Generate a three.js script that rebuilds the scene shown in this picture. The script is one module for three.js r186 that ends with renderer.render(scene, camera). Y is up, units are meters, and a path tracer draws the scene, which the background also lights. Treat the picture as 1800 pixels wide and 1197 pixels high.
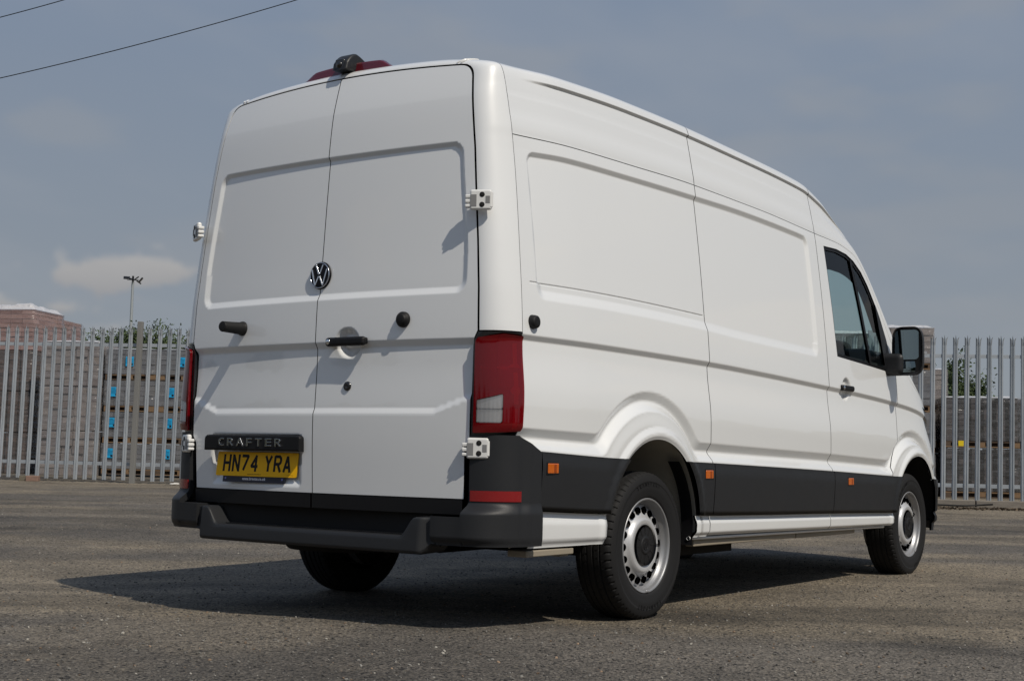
import * as THREE from 'three';
import { RoundedBoxGeometry } from 'three/addons/geometries/RoundedBoxGeometry.js';
import * as BGU from 'three/addons/utils/BufferGeometryUtils.js';
import { FontLoader } from 'three/addons/loaders/FontLoader.js';
import { TextGeometry } from 'three/addons/geometries/TextGeometry.js';

// ------------------------------------------------------------ camera, sky, sun, exposure
const scene = new THREE.Scene();
const camera = new THREE.PerspectiveCamera(27.84, 1024 / 680, 0.1, 2000);
camera.position.set(-5.7557, 0.7541, 4.2444);
camera.up.set(-0.08078, 0.99623, 0.03175);
camera.lookAt(-5.7557 + 0.8114, 0.7541 + 0.08423, 4.2444 - 0.57839);
const renderer = new THREE.WebGLRenderer({ antialias: true });
renderer.setSize(1024, 680);
renderer.toneMapping = THREE.LinearToneMapping;
renderer.toneMappingExposure = 1;
renderer.shadowMap.enabled = true;

const SUN = new THREE.Vector3(-0.265, 1, 0.84).normalize();
const sun = new THREE.DirectionalLight(0xfff6e8, 3.2);
sun.position.copy(SUN).multiplyScalar(40);
sun.castShadow = true;
Object.assign(sun.shadow.camera, { left: -30, right: 30, top: 30, bottom: -30, near: 1, far: 120 });
sun.shadow.mapSize.set(4096, 4096);
scene.add(sun, sun.target);

// ------------------------------------------------------------ small maths
const clamp = (x, a = 0, b = 1) => Math.min(b, Math.max(a, x));
const lerp = (a, b, t) => a + (b - a) * t;
const sst = (a, b, x) => { const t = clamp((x - a) / (b - a)); return t * t * (3 - 2 * t); };
const srf = (a, b, x) => { const t = clamp((x - a) / (b - a)), k = 0.2; return t < k ? t * t / (2 * k * (1 - k)) : t > 1 - k ? 1 - (1 - t) * (1 - t) / (2 * k * (1 - k)) : (t - k / 2) / (1 - k); };
function rng(seed) { let s = seed >>> 0; return () => { s = (s + 0x6D2B79F5) >>> 0; let t = s; t = Math.imul(t ^ (t >>> 15), t | 1); t ^= t + Math.imul(t ^ (t >>> 7), t | 61); return ((t ^ (t >>> 14)) >>> 0) / 4294967296; }; }
function hash3(x, y, z) { let h = Math.imul(x, 374761393) ^ Math.imul(y, 668265263) ^ Math.imul(z, 2147483647 ^ 0x5bd1e995); h = Math.imul(h ^ (h >>> 13), 1274126177); return ((h ^ (h >>> 16)) >>> 0) / 4294967296; }
function vnoise(x, y, per = 0, seed = 0) {       // value noise, tileable when per > 0
  const x0 = Math.floor(x), y0 = Math.floor(y); let fx = x - x0, fy = y - y0;
  fx = fx * fx * (3 - 2 * fx); fy = fy * fy * (3 - 2 * fy);
  const w = (a) => per ? ((a % per) + per) % per : a;
  const a = hash3(w(x0), w(y0), seed), b = hash3(w(x0 + 1), w(y0), seed), c = hash3(w(x0), w(y0 + 1), seed), d = hash3(w(x0 + 1), w(y0 + 1), seed);
  return lerp(lerp(a, b, fx), lerp(c, d, fx), fy);
}
function fbm(x, y, oct = 4, per = 0, seed = 0) { let s = 0, a = 0.5, n = 0; for (let i = 0; i < oct; i++) { s += a * vnoise(x, y, per, seed + i); n += a; a *= 0.5; x *= 2; y *= 2; per *= 2; } return s / n; }
function pchip(xs, ys) {
  const n = xs.length, h = [], d = [], m = new Array(n).fill(0);
  for (let i = 0; i < n - 1; i++) { h[i] = xs[i + 1] - xs[i]; d[i] = (ys[i + 1] - ys[i]) / h[i]; }
  m[0] = d[0]; m[n - 1] = d[n - 2];
  for (let i = 1; i < n - 1; i++) if (d[i - 1] * d[i] > 0) { const a = 2 * h[i] + h[i - 1], b = h[i] + 2 * h[i - 1]; m[i] = (a + b) / (a / d[i - 1] + b / d[i]); }
  return (x) => {
    if (x <= xs[0]) return ys[0]; if (x >= xs[n - 1]) return ys[n - 1];
    let i = 0; while (x > xs[i + 1]) i++;
    const t = (x - xs[i]) / h[i], t2 = t * t, t3 = t2 * t;
    return (2 * t3 - 3 * t2 + 1) * ys[i] + (t3 - 2 * t2 + t) * h[i] * m[i] + (-2 * t3 + 3 * t2) * ys[i + 1] + (t3 - t2) * h[i] * m[i + 1];
  };
}
const lin = (xs, ys) => (x) => { if (x <= xs[0]) return ys[0]; for (let i = 1; i < xs.length; i++) if (x <= xs[i]) return lerp(ys[i - 1], ys[i], (x - xs[i - 1]) / (xs[i] - xs[i - 1])); return ys[ys.length - 1]; };
const smin = (a, b, k) => { const h = clamp(0.5 + 0.5 * (b - a) / k); return lerp(b, a, h) - k * h * (1 - h); };
function sdBox(x, y, x0, x1, y0, y1, r) { const cx = (x0 + x1) / 2, cy = (y0 + y1) / 2, hx = (x1 - x0) / 2 - r, hy = (y1 - y0) / 2 - r; const qx = Math.abs(x - cx) - hx, qy = Math.abs(y - cy) - hy; return Math.min(Math.max(qx, qy), 0) + Math.hypot(Math.max(qx, 0), Math.max(qy, 0)) - r; }
function sdPoly(p, x, y) {
  let d = Infinity, s = 1;
  for (let i = 0, j = p.length - 1; i < p.length; j = i++) {
    const ex = p[j][0] - p[i][0], ey = p[j][1] - p[i][1], wx = x - p[i][0], wy = y - p[i][1];
    const t = clamp((wx * ex + wy * ey) / (ex * ex + ey * ey)); const bx = wx - ex * t, by = wy - ey * t; d = Math.min(d, bx * bx + by * by);
    const c1 = y >= p[i][1], c2 = y < p[j][1], c3 = ex * wy > ey * wx; if ((c1 && c2 && c3) || (!c1 && !c2 && !c3)) s = -s;
  }
  return s * Math.sqrt(d);
}
const steps = (a, b, st, ...extra) => { const n = Math.max(1, Math.round((b - a) / st)), r = []; for (let i = 0; i <= n; i++) r.push(lerp(a, b, i / n)); for (const e of extra) if (e > a + 1e-4 && e < b - 1e-4) r.push(e); r.sort((p, q) => p - q); return r.filter((v, i) => !i || v - r[i - 1] > 1e-4); };
const dense = (lo, hi, st) => steps(lo, hi, st);

// ------------------------------------------------------------ sky: hazy summer blue, soft cumulus low down, thin veils above
{
  const w = 2048, h = 1024, data = new Float32Array(w * h * 4);
  const dirU = (v) => { const u = Math.atan2(v[2], v[0]) / (2 * Math.PI) + 0.5; return u; };
  // cumulus puffs given by direction azimuth (turns) and elevation (degrees), sizes in degrees
  const az0 = Math.atan2(-0.57839, 0.8114);                         // toward the yard fence
  const R = rng(31), puffs = [];
  const cloud = (azd, el, sx, sy, n, amp) => { for (let i = 0; i < n; i++) { const a = (R() - 0.5) * 2, b = (R() - 0.3); puffs.push([azd + a * sx * (1 - 0.35 * Math.abs(b)), el + b * sy, sx * (0.22 + 0.2 * R()), sy * (0.24 + 0.3 * R()), amp * (0.6 + 0.4 * R())]); } };
  cloud(-15.9, 6.9, 2.3, 0.85, 34, 0.40);
  cloud(-19.6, 5.5, 2.0, 0.4, 12, 0.26); cloud(-16.8, 4.6, 1.6, 0.4, 10, 0.28); cloud(-13.5, 4.3, 1.5, 0.3, 8, 0.2);
  for (let k = 0; k < 46; k++) { const a = R() * 320 - 160, far = Math.abs(a) > 26; if (!far) continue; cloud(a, 3 + R() * 16, 2 + R() * 5, 0.5 + R() * 1.3, 14, 0.2 + 0.2 * R()); }
  const sunAz = Math.atan2(SUN.z, SUN.x), sunEl = Math.asin(SUN.y);
  for (let j = 0; j < h; j++) {
    const el = ((j + 0.5) / h - 0.5) * Math.PI, eld = el * 57.2958;                     // row 0 = nadir
    for (let i = 0; i < w; i++) {
      const az = ((i + 0.5) / w - 0.5) * 2 * Math.PI; let azd = (az - az0) * 57.2958; if (azd > 180) azd -= 360; if (azd < -180) azd += 360;
      const dx = Math.cos(el) * Math.cos(az), dy = Math.sin(el), dz = Math.cos(el) * Math.sin(az);
      const t = clamp(eld / 26), k = Math.pow(t, 0.9);
      let r = lerp(0.282, 0.168, k), g = lerp(0.308, 0.234, k), b = lerp(0.326, 0.352, k);
      if (eld > 26) { const q = clamp((eld - 26) / 64); r = lerp(r, 0.13, q); g = lerp(g, 0.19, q); b = lerp(b, 0.33, q); }
      const cs = dx * SUN.x + dy * SUN.y + dz * SUN.z, glow = 0.16 * Math.exp((cs - 1) * 9) + 0.05 * Math.exp((cs - 1) * 2.2); r += glow * 1.05; g += glow; b += glow * 0.92;
      if (dy > 0) {                                                                       // veils of thin high cloud
        const px = dx / (dy + 0.12), pz = dz / (dy + 0.12);
        const n1 = fbm(px * 1.1 + 7, pz * 2.3 + 3, 5, 0, 11), n2 = fbm(px * 4 + 2, pz * 7 + 9, 4, 0, 29);
        const v = sst(0.42, 0.8, n1) * (0.5 + 0.7 * n2), c = 0.38 * v;
        r = lerp(r, 0.330, c); g = lerp(g, 0.350, c); b = lerp(b, 0.385, c);
        const m = sst(0.5, 0.78, fbm(azd * 0.16 + 40, eld * 0.55 + 5, 5, 0, 71)) * sst(2, 7, eld) * (1 - sst(24, 40, eld)) * 0.34;
        r = lerp(r, 0.300, m); g = lerp(g, 0.315, m); b = lerp(b, 0.338, m);
      }
      if (eld > 2 && eld < 24) {
        let cden = 0, top = 0;
        for (const p of puffs) { const ax = (azd - p[0]) / p[2], ey = (eld - p[1]) / p[3]; if (Math.abs(ax) > 2.6 || Math.abs(ey) > 2.6) continue; const e = Math.exp(-(ax * ax + ey * ey) * 1.1) * p[4]; cden += e; top += e * clamp(0.5 + ey * 0.35); }
        if (cden > 0.01) {
          const n = fbm(azd * 1.3 + 50, eld * 2.2 + 17, 5, 0, 5), a = clamp(sst(0.28, 0.85, cden * 1.25 + (n - 0.5) * 1.9)) * 0.80, s = clamp(top / cden);
          r = lerp(r, lerp(0.32, 0.46, s), a); g = lerp(g, lerp(0.315, 0.445, s), a); b = lerp(b, lerp(0.32, 0.43, s), a);
        }
      }
      if (eld < 0) { const q = clamp(-eld / 4); r = lerp(r, 0.12, q); g = lerp(g, 0.115, q); b = lerp(b, 0.105, q); }
      const o = (j * w + i) * 4; data[o] = r; data[o + 1] = g; data[o + 2] = b; data[o + 3] = 1;
    }
  }
  const sky = new THREE.DataTexture(data, w, h, THREE.RGBAFormat, THREE.FloatType);
  sky.mapping = THREE.EquirectangularReflectionMapping; sky.magFilter = sky.minFilter = THREE.LinearFilter; sky.needsUpdate = true;
  scene.background = sky; scene.environment = sky; scene.environmentIntensity = 1;
}

// ------------------------------------------------------------ materials
const lc = (r, g, b) => new THREE.Color().setRGB(r, g, b);
const std = (r, g, b, rough = 0.6, o = {}) => new THREE.MeshStandardMaterial({ color: lc(r, g, b), roughness: rough, ...o });
const phy = (r, g, b, rough = 0.5, o = {}) => new THREE.MeshPhysicalMaterial({ color: lc(r, g, b), roughness: rough, ...o });
function tex(size, f, { srgb = false, rep = [1, 1], ch = 3 } = {}) {
  const d = new Uint8Array(size * size * 4);
  for (let j = 0; j < size; j++) for (let i = 0; i < size; i++) { const c = f(i / size, j / size); const o = (j * size + i) * 4; if (typeof c === 'number') { d[o] = d[o + 1] = d[o + 2] = clamp(c) * 255; } else { d[o] = clamp(c[0]) * 255; d[o + 1] = clamp(c[1]) * 255; d[o + 2] = clamp(c[2]) * 255; } d[o + 3] = 255; }
  const t = new THREE.DataTexture(d, size, size, THREE.RGBAFormat); t.wrapS = t.wrapT = THREE.RepeatWrapping; t.magFilter = THREE.LinearFilter; t.minFilter = THREE.LinearMipmapLinearFilter; t.generateMipmaps = true; t.repeat.set(...rep); if (srgb) t.colorSpace = THREE.SRGBColorSpace; t.needsUpdate = true; return t;
}
const grainT = tex(256, (u, v) => 0.5 + 0.5 * (fbm(u * 64, v * 64, 3, 64, 3) - 0.5) * 1.6, { rep: [9, 9] });
const dustT = tex(512, (u, v) => { const n = fbm(u * 6, v * 6, 5, 6, 8), m = fbm(u * 40, v * 40, 3, 40, 18); const k = 0.86 + 0.14 * n + 0.06 * (m - 0.5); return [k, k, k * 0.99]; });
const roughT = tex(512, (u, v) => 0.82 + 0.36 * (fbm(u * 5, v * 5, 5, 5, 44) - 0.5));
const M = {
  paint: phy(0.755, 0.768, 0.768, 0.36, { clearcoat: 1, clearcoatRoughness: 0.02 }),
  blackGap: std(0.006, 0.006, 0.006, 0.9),
  plastic: phy(0.0195, 0.0205, 0.0225, 0.58, { specularIntensity: 0.6, roughnessMap: roughT, bumpMap: grainT, bumpScale: 0.0004 }),
  plasticDark: phy(0.008, 0.008, 0.009, 0.5, { specularIntensity: 0.5, bumpMap: grainT, bumpScale: 0.0003 }),
  glossBlack: phy(0.010, 0.010, 0.011, 0.25, { clearcoat: 0.6, clearcoatRoughness: 0.1 }),
  rubber: phy(0.010, 0.010, 0.010, 0.7, { specularIntensity: 0.6, roughnessMap: roughT }),
  tyre: phy(0.010, 0.010, 0.0105, 0.75, { specularIntensity: 0.7, bumpMap: grainT, bumpScale: 0.0003 }),
  rim: std(0.58, 0.585, 0.595, 0.40, { metalness: 0.4 }),
  rimBarrel: std(0.33, 0.335, 0.345, 0.42, { metalness: 0.55 }),
  cap: phy(0.014, 0.014, 0.015, 0.5, { specularIntensity: 0.6 }),
  badgeChrome: std(0.62, 0.64, 0.68, 0.16, { metalness: 1 }),
  chrome: std(0.78, 0.79, 0.80, 0.12, { metalness: 1 }),
  redLens: phy(0.40, 0.003, 0.010, 0.10, { clearcoat: 1, clearcoatRoughness: 0.03, transmission: 0.7, thickness: 0, ior: 1.45 }),
  redDeep: std(0.07, 0.012, 0.014, 0.4),
  redChamber: std(0.46, 0.30, 0.30, 0.3, { metalness: 0.3 }),
  clearLens: phy(0.8, 0.8, 0.8, 0.08, { transmission: 0.8, thickness: 0, clearcoat: 1 }),
  reflector: std(0.55, 0.55, 0.56, 0.3, { metalness: 0.7 }),
  redReflex: phy(0.22, 0.006, 0.008, 0.2, { clearcoat: 1, clearcoatRoughness: 0.05 }),
  amber: phy(0.55, 0.115, 0.004, 0.2, { clearcoat: 1, clearcoatRoughness: 0.05 }),
  amberDark: std(0.28, 0.05, 0.003, 0.4),
  glass: phy(0.78, 0.89, 0.87, 0.02, { transmission: 1, thickness: 0, ior: 1.45, specularIntensity: 0.7 }),
  mirrorGlass: std(0.17, 0.215, 0.235, 0.03, { metalness: 1 }),
  cabin: std(0.012, 0.012, 0.013, 0.85),
  fabric: std(0.022, 0.023, 0.026, 0.95),
  underside: std(0.012, 0.011, 0.010, 0.9),
  dirtyRail: std(0.30, 0.26, 0.20, 0.8, { map: dustT }),
  archLiner: std(0.55, 0.52, 0.45, 0.85, { map: dustT }),
  darkLiner: std(0.010, 0.010, 0.010, 0.9),
  hinge: phy(0.72, 0.72, 0.70, 0.35, { clearcoat: 0.6, clearcoatRoughness: 0.1 }),
  galv: std(0.40, 0.43, 0.46, 0.48, { metalness: 0.55, roughnessMap: roughT }),
};

// ------------------------------------------------------------ mesh helpers
// a sheet over the grid us x vs of the surface P(u, v); parts where cut(x, y, z, u, v) < 0 are trimmed away along a clean edge; lip turns the edges inward
function patch(us, vs, P, { cut = null, lip = 0, flip = false, eu = 1e-3, ev = 1e-3, uv = null } = {}) {
  const pos = [], nor = [], uvs = [], idx = [], par = [], fv = [];
  const nrm = (u, v) => { const a = P(u + eu, v), b = P(u - eu, v), c = P(u, v + ev), d = P(u, v - ev); const ax = a[0] - b[0], ay = a[1] - b[1], az = a[2] - b[2], bx = c[0] - d[0], by = c[1] - d[1], bz = c[2] - d[2]; let x = ay * bz - az * by, y = az * bx - ax * bz, z = ax * by - ay * bx; const l = (flip ? -1 : 1) / (Math.hypot(x, y, z) || 1); return [x * l, y * l, z * l]; };
  const add = (u, v) => { const p = P(u, v), n = nrm(u, v); pos.push(...p); nor.push(...n); const q = uv ? uv(u, v, p) : [p[0] + p[2] * 0.7, p[1]]; uvs.push(q[0], q[1]); par.push([u, v]); return pos.length / 3 - 1; };
  const fAt = (u, v) => { const p = P(u, v); return cut(p[0], p[1], p[2], u, v); };
  const nu = us.length, nv = vs.length, grid = [];
  for (let j = 0; j < nv; j++) for (let i = 0; i < nu; i++) { grid.push(add(us[i], vs[j])); fv.push(cut ? fAt(us[i], vs[j]) : 1); }
  const edges = [], cache = new Map();
  const cutPt = (a, b) => {
    const key = a < b ? a * 4194304 + b : b * 4194304 + a; if (cache.has(key)) return cache.get(key);
    let [u0, v0] = par[a], [u1, v1] = par[b]; if (fv[a] < 0) { [u0, v0, u1, v1] = [u1, v1, u0, v0]; }
    for (let k = 0; k < 14; k++) { const um = (u0 + u1) / 2, vm = (v0 + v1) / 2; if (fAt(um, vm) > 0) { u0 = um; v0 = vm; } else { u1 = um; v1 = vm; } }
    const r = add(u0, v0); fv.push(1e-9); cache.set(key, r); return r;
  };
  const tri = (a, b, c) => { if (flip) idx.push(a, c, b); else idx.push(a, b, c); };
  const clip = (a, b, c) => {
    const s = [a, b, c], k = s.map((i) => fv[i] > 0), n = k.filter(Boolean).length;
    if (n === 3) tri(a, b, c); else if (n === 1) { const i = k.indexOf(true), p = s[i], q = s[(i + 1) % 3], r = s[(i + 2) % 3], m1 = cutPt(p, q), m2 = cutPt(p, r); tri(p, m1, m2); edges.push([m1, m2]); }
    else if (n === 2) { const i = k.indexOf(false), p = s[i], q = s[(i + 1) % 3], r = s[(i + 2) % 3], m1 = cutPt(p, q), m2 = cutPt(p, r); tri(m1, q, r); tri(m1, r, m2); edges.push([m2, m1]); }
  };
  for (let j = 0; j < nv - 1; j++) for (let i = 0; i < nu - 1; i++) { const a = grid[j * nu + i], b = grid[j * nu + i + 1], c = grid[(j + 1) * nu + i + 1], d = grid[(j + 1) * nu + i]; clip(a, b, c); clip(a, c, d); }
  if (lip) {
    const ok = (a, b) => fv[a] > 0 && fv[b] > 0;
    for (let i = 0; i < nu - 1; i++) { const a = grid[i], b = grid[i + 1], c = grid[(nv - 1) * nu + i], d = grid[(nv - 1) * nu + i + 1]; if (ok(a, b)) edges.push([b, a]); if (ok(c, d)) edges.push([c, d]); }
    for (let j = 0; j < nv - 1; j++) { const a = grid[j * nu], b = grid[(j + 1) * nu], c = grid[j * nu + nu - 1], d = grid[(j + 1) * nu + nu - 1]; if (ok(a, b)) edges.push([a, b]); if (ok(c, d)) edges.push([d, c]); }
    for (const [a, b] of edges) {
      const A = pos.slice(a * 3, a * 3 + 3), B = pos.slice(b * 3, b * 3 + 3), NA = nor.slice(a * 3, a * 3 + 3), NB = nor.slice(b * 3, b * 3 + 3);
      const C = A.map((x, i) => x - NA[i] * lip), D = B.map((x, i) => x - NB[i] * lip);
      const e = [B[0] - A[0], B[1] - A[1], B[2] - A[2]]; let n = [e[1] * NA[2] - e[2] * NA[1], e[2] * NA[0] - e[0] * NA[2], e[0] * NA[1] - e[1] * NA[0]]; const l = Math.hypot(...n) || 1; n = n.map((x) => -x / l * (flip ? -1 : 1));
      const o = pos.length / 3; pos.push(...A, ...B, ...D, ...C); for (let k = 0; k < 4; k++) { nor.push(...n); uvs.push(uvs[a * 2], uvs[a * 2 + 1]); }
      idx.push(o, o + 2, o + 1, o, o + 3, o + 2);
    }
  }
  const g = new THREE.BufferGeometry();
  g.setAttribute('position', new THREE.Float32BufferAttribute(pos, 3)); g.setAttribute('normal', new THREE.Float32BufferAttribute(nor, 3)); g.setAttribute('uv', new THREE.Float32BufferAttribute(uvs, 2)); g.setIndex(idx);
  return g;
}
const used = {};
const numbered = (n) => { const k = used[n] = (used[n] ?? -1) + 1; return k ? n + '_' + String(k).padStart(3, '0') : n; };
function mesh(name, g, m, parent) { const o = new THREE.Mesh(Array.isArray(g) ? join(g) : g, m); o.name = name; o.castShadow = o.receiveShadow = true; parent.add(o); return o; }
function join(gs) { return BGU.mergeGeometries(gs.map((g) => { const h = g.index ? g.toNonIndexed() : g.clone(); for (const k of Object.keys(h.attributes)) if (!['position', 'normal', 'uv'].includes(k)) h.deleteAttribute(k); if (!h.attributes.uv) h.setAttribute('uv', new THREE.Float32BufferAttribute(new Float32Array(h.attributes.position.count * 2), 2)); return h; })); }
function tag(o, label, category, group) { o.userData.label = label; if (category) o.userData.category = category; if (group) o.userData.group = group; return o; }
function thing(name, label, category, group) { const g = new THREE.Group(); g.name = numbered(name); scene.add(g); return tag(g, label, category, group); }
function topMesh(name, g, m, label, category, group) { const o = mesh(numbered(name), g, m, scene); return tag(o, label, category, group); }
const struct = (name, g, m) => { const o = mesh(name, g, m, scene); o.userData.kind = 'structure'; return o; };
const box = (w, h, d, x = 0, y = 0, z = 0, r = 0, seg = 2) => (r ? new RoundedBoxGeometry(w, h, d, seg, r) : new THREE.BoxGeometry(w, h, d)).translate(x, y, z);
function cyl(a, b, r0, r1 = r0, seg = 20) { const A = new THREE.Vector3(...a), B = new THREE.Vector3(...b), d = B.clone().sub(A), g = new THREE.CylinderGeometry(r1, r0, d.length(), seg); g.applyQuaternion(new THREE.Quaternion().setFromUnitVectors(new THREE.Vector3(0, 1, 0), d.normalize())); return g.translate((A.x + B.x) / 2, (A.y + B.y) / 2, (A.z + B.z) / 2); }
function lathe(pts, axisFrom, axisDir, seg = 32) { const g = new THREE.LatheGeometry(pts.map((p) => new THREE.Vector2(p[0], p[1])), seg); g.applyQuaternion(new THREE.Quaternion().setFromUnitVectors(new THREE.Vector3(0, 1, 0), new THREE.Vector3(...axisDir).normalize())); return g.translate(...axisFrom); }
const tube = (pts, r, seg = 64, rs = 8) => new THREE.TubeGeometry(new THREE.CatmullRomCurve3(pts.map((p) => new THREE.Vector3(...p))), seg, r, rs);

// ------------------------------------------------------------ ground: worn asphalt yard, rising a little toward the fence
function groundY(x, z) {
  const s = 0.811 * x - 0.578 * z, q = 1.2, t = (s - 4) / q, soft = t > 20 ? t : Math.log(1 + Math.exp(t));
  let y = 0.0235 * q * soft; const t2 = (s - 15.5) / q, soft2 = t2 > 20 ? t2 : Math.log(1 + Math.exp(t2)); y -= 0.0205 * q * soft2;
  y -= 0.052 * sst(-1.1, -3.0, z) * (1 - sst(2, 6, s)); y += 0.034 * sst(-0.35, -1.15, x) * sst(-0.9, 0.3, z) * (1 - sst(1.2, 2.6, z));
  return y + 0.010 * (fbm(x * 0.35 + 3, z * 0.35 + 8, 2, 0, 91) - 0.5) * sst(3, 6, Math.abs(s - 1) + Math.abs(z) * 0.2);
}
{
  const grow = (c, fine0, fine1) => { const r = []; for (let v = fine0; v <= fine1 + 1e-6; v += 0.08) r.push(v); let st = 0.14, a = fine1 + st; while (a < 700) { r.push(a); st *= 1.09; a += st; } st = 0.14; a = fine0 - st; while (a > -700) { r.unshift(a); st *= 1.09; a -= st; } return r; };
  const xs = grow(0, -5.2, 13.6), zs = grow(0, -14.6, 4.5), pos = [], nor = [], uvs = [], col = [], idx = [];
  for (const z of zs) for (const x of xs) {
    const y = groundY(x, z), e = 0.05, gx = (groundY(x + e, z) - groundY(x - e, z)) / (2 * e), gz = (groundY(x, z + e) - groundY(x, z - e)) / (2 * e), l = Math.hypot(gx, 1, gz);
    pos.push(x, y, z); nor.push(-gx / l, 1 / l, -gz / l); uvs.push(x, z);
    // dusty tan drifts, darker tarred lanes, stains; streaks follow the traffic along the yard
    const s = 0.811 * x - 0.578 * z, a = 0.463 * x + 0.886 * z;
    const drift = fbm(a * 0.16 + 5, s * 0.5 + 2, 4, 0, 21), patchy = fbm(x * 0.9, z * 0.9, 4, 0, 33), fine = fbm(x * 3.1, z * 3.1, 3, 0, 39), lane = fbm(a * 0.07 + 1, s * 0.9 + 4, 3, 0, 57);
    const wob = 0.05 * (fine - 0.5); let dust = sst(0.42, 0.53, drift + wob) * 0.78 * (0.75 + 0.5 * fine) + sst(6.5, 10.5, s) * 0.55 * sst(0.40, 0.52, lane + wob) + 0.34 * sst(0.53, 0.62, patchy + wob); dust = clamp(dust);
    const scuff = sst(0.60, 0.68, fbm(a * 0.55 + 21, s * 3.4 + 7, 4, 0, 63)) * sst(0.45, 0.6, fbm(x * 0.4 + 3, z * 0.4 + 5, 2, 0, 13)); const dark = 0.26 * scuff + sst(0.53, 0.62, lane) * 0.24 * (1 - sst(9, 13, s)) + 0.22 * sst(0.55, 0.8, fbm(x * 0.5 + 9, z * 0.5 + 1, 4, 0, 77));
    const streak = fbm(a * 0.25 + 11, s * 2.6 + 3, 4, 0, 61), k = (1 - dark) * (0.86 + 0.28 * fine) * (0.90 + 0.24 * sst(0.35, 0.65, streak) * sst(2.5, 6, Math.hypot(x + 5.756, z - 4.244)));
    const stain = sst(0.66, 0.80, fbm(x * 1.7 + 31, z * 1.7 + 12, 3, 0, 99)) * 0.35;
    col.push(lerp(0.196, 0.330, dust) * k * (1 - stain), lerp(0.173, 0.276, dust) * k * (1 - stain), lerp(0.143, 0.200, dust) * k * (1 - stain));
  }
  const n = xs.length; for (let j = 0; j < zs.length - 1; j++) for (let i = 0; i < n - 1; i++) { const a = j * n + i; idx.push(a, a + n, a + 1, a + 1, a + n, a + n + 1); }
  const g = new THREE.BufferGeometry(); g.setAttribute('position', new THREE.Float32BufferAttribute(pos, 3)); g.setAttribute('normal', new THREE.Float32BufferAttribute(nor, 3)); g.setAttribute('uv', new THREE.Float32BufferAttribute(uvs, 2)); g.setAttribute('color', new THREE.Float32BufferAttribute(col, 3)); g.setIndex(idx);
  // aggregate: stones of different tone set in a darker binder
  const S = 1536, cells = 210, hts = new Float32Array(S * S), tone = new Float32Array(S * S * 3);
  for (let j = 0; j < S; j++) for (let i = 0; i < S; i++) {
    const x = i / S * cells, y = j / S * cells, cx = Math.floor(x), cy = Math.floor(y); let d1 = 9, id = 0;
    for (let b = -1; b <= 1; b++) for (let a = -1; a <= 1; a++) { const ux = ((cx + a) % cells + cells) % cells, uy = ((cy + b) % cells + cells) % cells, px = cx + a + hash3(ux, uy, 1), py = cy + b + hash3(ux, uy, 2), rr = 0.55 + 0.9 * hash3(ux, uy, 5), d = Math.hypot(px - x, py - y) / rr; if (d < d1) { d1 = d; id = hash3(ux, uy, 3); } }
    const big = fbm(i / S * 20, j / S * 20, 4, 20, 6), stone = 1 - sst(0.38, 0.62, d1), mid = vnoise(i / S * 110, j / S * 110, 110, 12);
    let t = 0.60 + 0.20 * (big - 0.5) + stone * (id - 0.44) * 0.95 + (mid - 0.5) * 0.22; let wr = 1, wb = 1;
    if (id > 0.955) { t += stone * 0.5; wr = 1 + 0.1 * stone; } else if (id > 0.93) { wr = 1 + 0.16 * stone; wb = 1 - 0.14 * stone; } else if (id < 0.11) t -= stone * 0.42;
    const o = j * S + i; hts[o] = clamp(0.35 + stone * (0.3 + 0.35 * id) + 0.2 * (mid - 0.5)); tone[o * 3] = t * wr; tone[o * 3 + 1] = t; tone[o * 3 + 2] = t * wb;
  }
  const at = (u, v) => (Math.round(v * S) % S) * S + (Math.round(u * S) % S);
  const map = tex(S, (u, v) => { const o = at(u, v) * 3; return [tone[o], tone[o + 1], tone[o + 2]]; }, { rep: [1 / 2.4, 1 / 2.4] });
  const bump = tex(S, (u, v) => hts[at(u, v)], { rep: [1 / 2.4, 1 / 2.4] });
  struct('ground', g, new THREE.MeshStandardMaterial({ map, bumpMap: bump, bumpScale: 0.014, vertexColors: true, roughness: 0.93 }));
  // loose grit and chippings lying on the asphalt
  const R = rng(5), N = 34000, peb = new THREE.IcosahedronGeometry(1, 0); { const p = peb.attributes.position; for (let i = 0; i < p.count; i++) { const h = hash3(Math.round(p.getX(i) * 50), Math.round(p.getY(i) * 50), Math.round(p.getZ(i) * 50)), k = 0.75 + 0.5 * h; p.setXYZ(i, p.getX(i) * k, p.getY(i) * k * 0.6, p.getZ(i) * k); } peb.computeVertexNormals(); }
  const im = new THREE.InstancedMesh(peb, std(1, 1, 1, 0.9), N), m = new THREE.Matrix4(), q = new THREE.Quaternion(), c = new THREE.Color();
  for (let i = 0; i < N; i++) {
    const d = 2.6 + Math.pow(R(), 1.7) * 16, a = (R() - 0.5) * 0.86 - 0.619, x = -5.756 + Math.cos(a) * d, z = 4.244 + Math.sin(a) * d, r = 0.0018 + 0.0058 * Math.pow(R(), 4.0);
    q.setFromEuler(new THREE.Euler(R() * 0.6, R() * 6.3, R() * 0.6)); m.compose(new THREE.Vector3(x, groundY(x, z) + r * 0.3, z), q, new THREE.Vector3(r, r, r)); im.setMatrixAt(i, m);
    const t = R(), v = 0.03 + 0.20 * R() * R() + 0.05 * R(); if (t > 0.955) c.setRGB(0.34, 0.32, 0.28); else if (t > 0.87) c.setRGB(v * 1.5, v * 1.05, v * 0.7); else c.setRGB(v, v * 0.95, v * 0.86); im.setColorAt(i, c);
  }
  im.name = 'loose_grit'; im.castShadow = im.receiveShadow = true; scene.add(im); tag(im, 'loose pale grit and stone chippings scattered over the asphalt yard', 'grit'); im.userData.kind = 'stuff';
}

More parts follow.
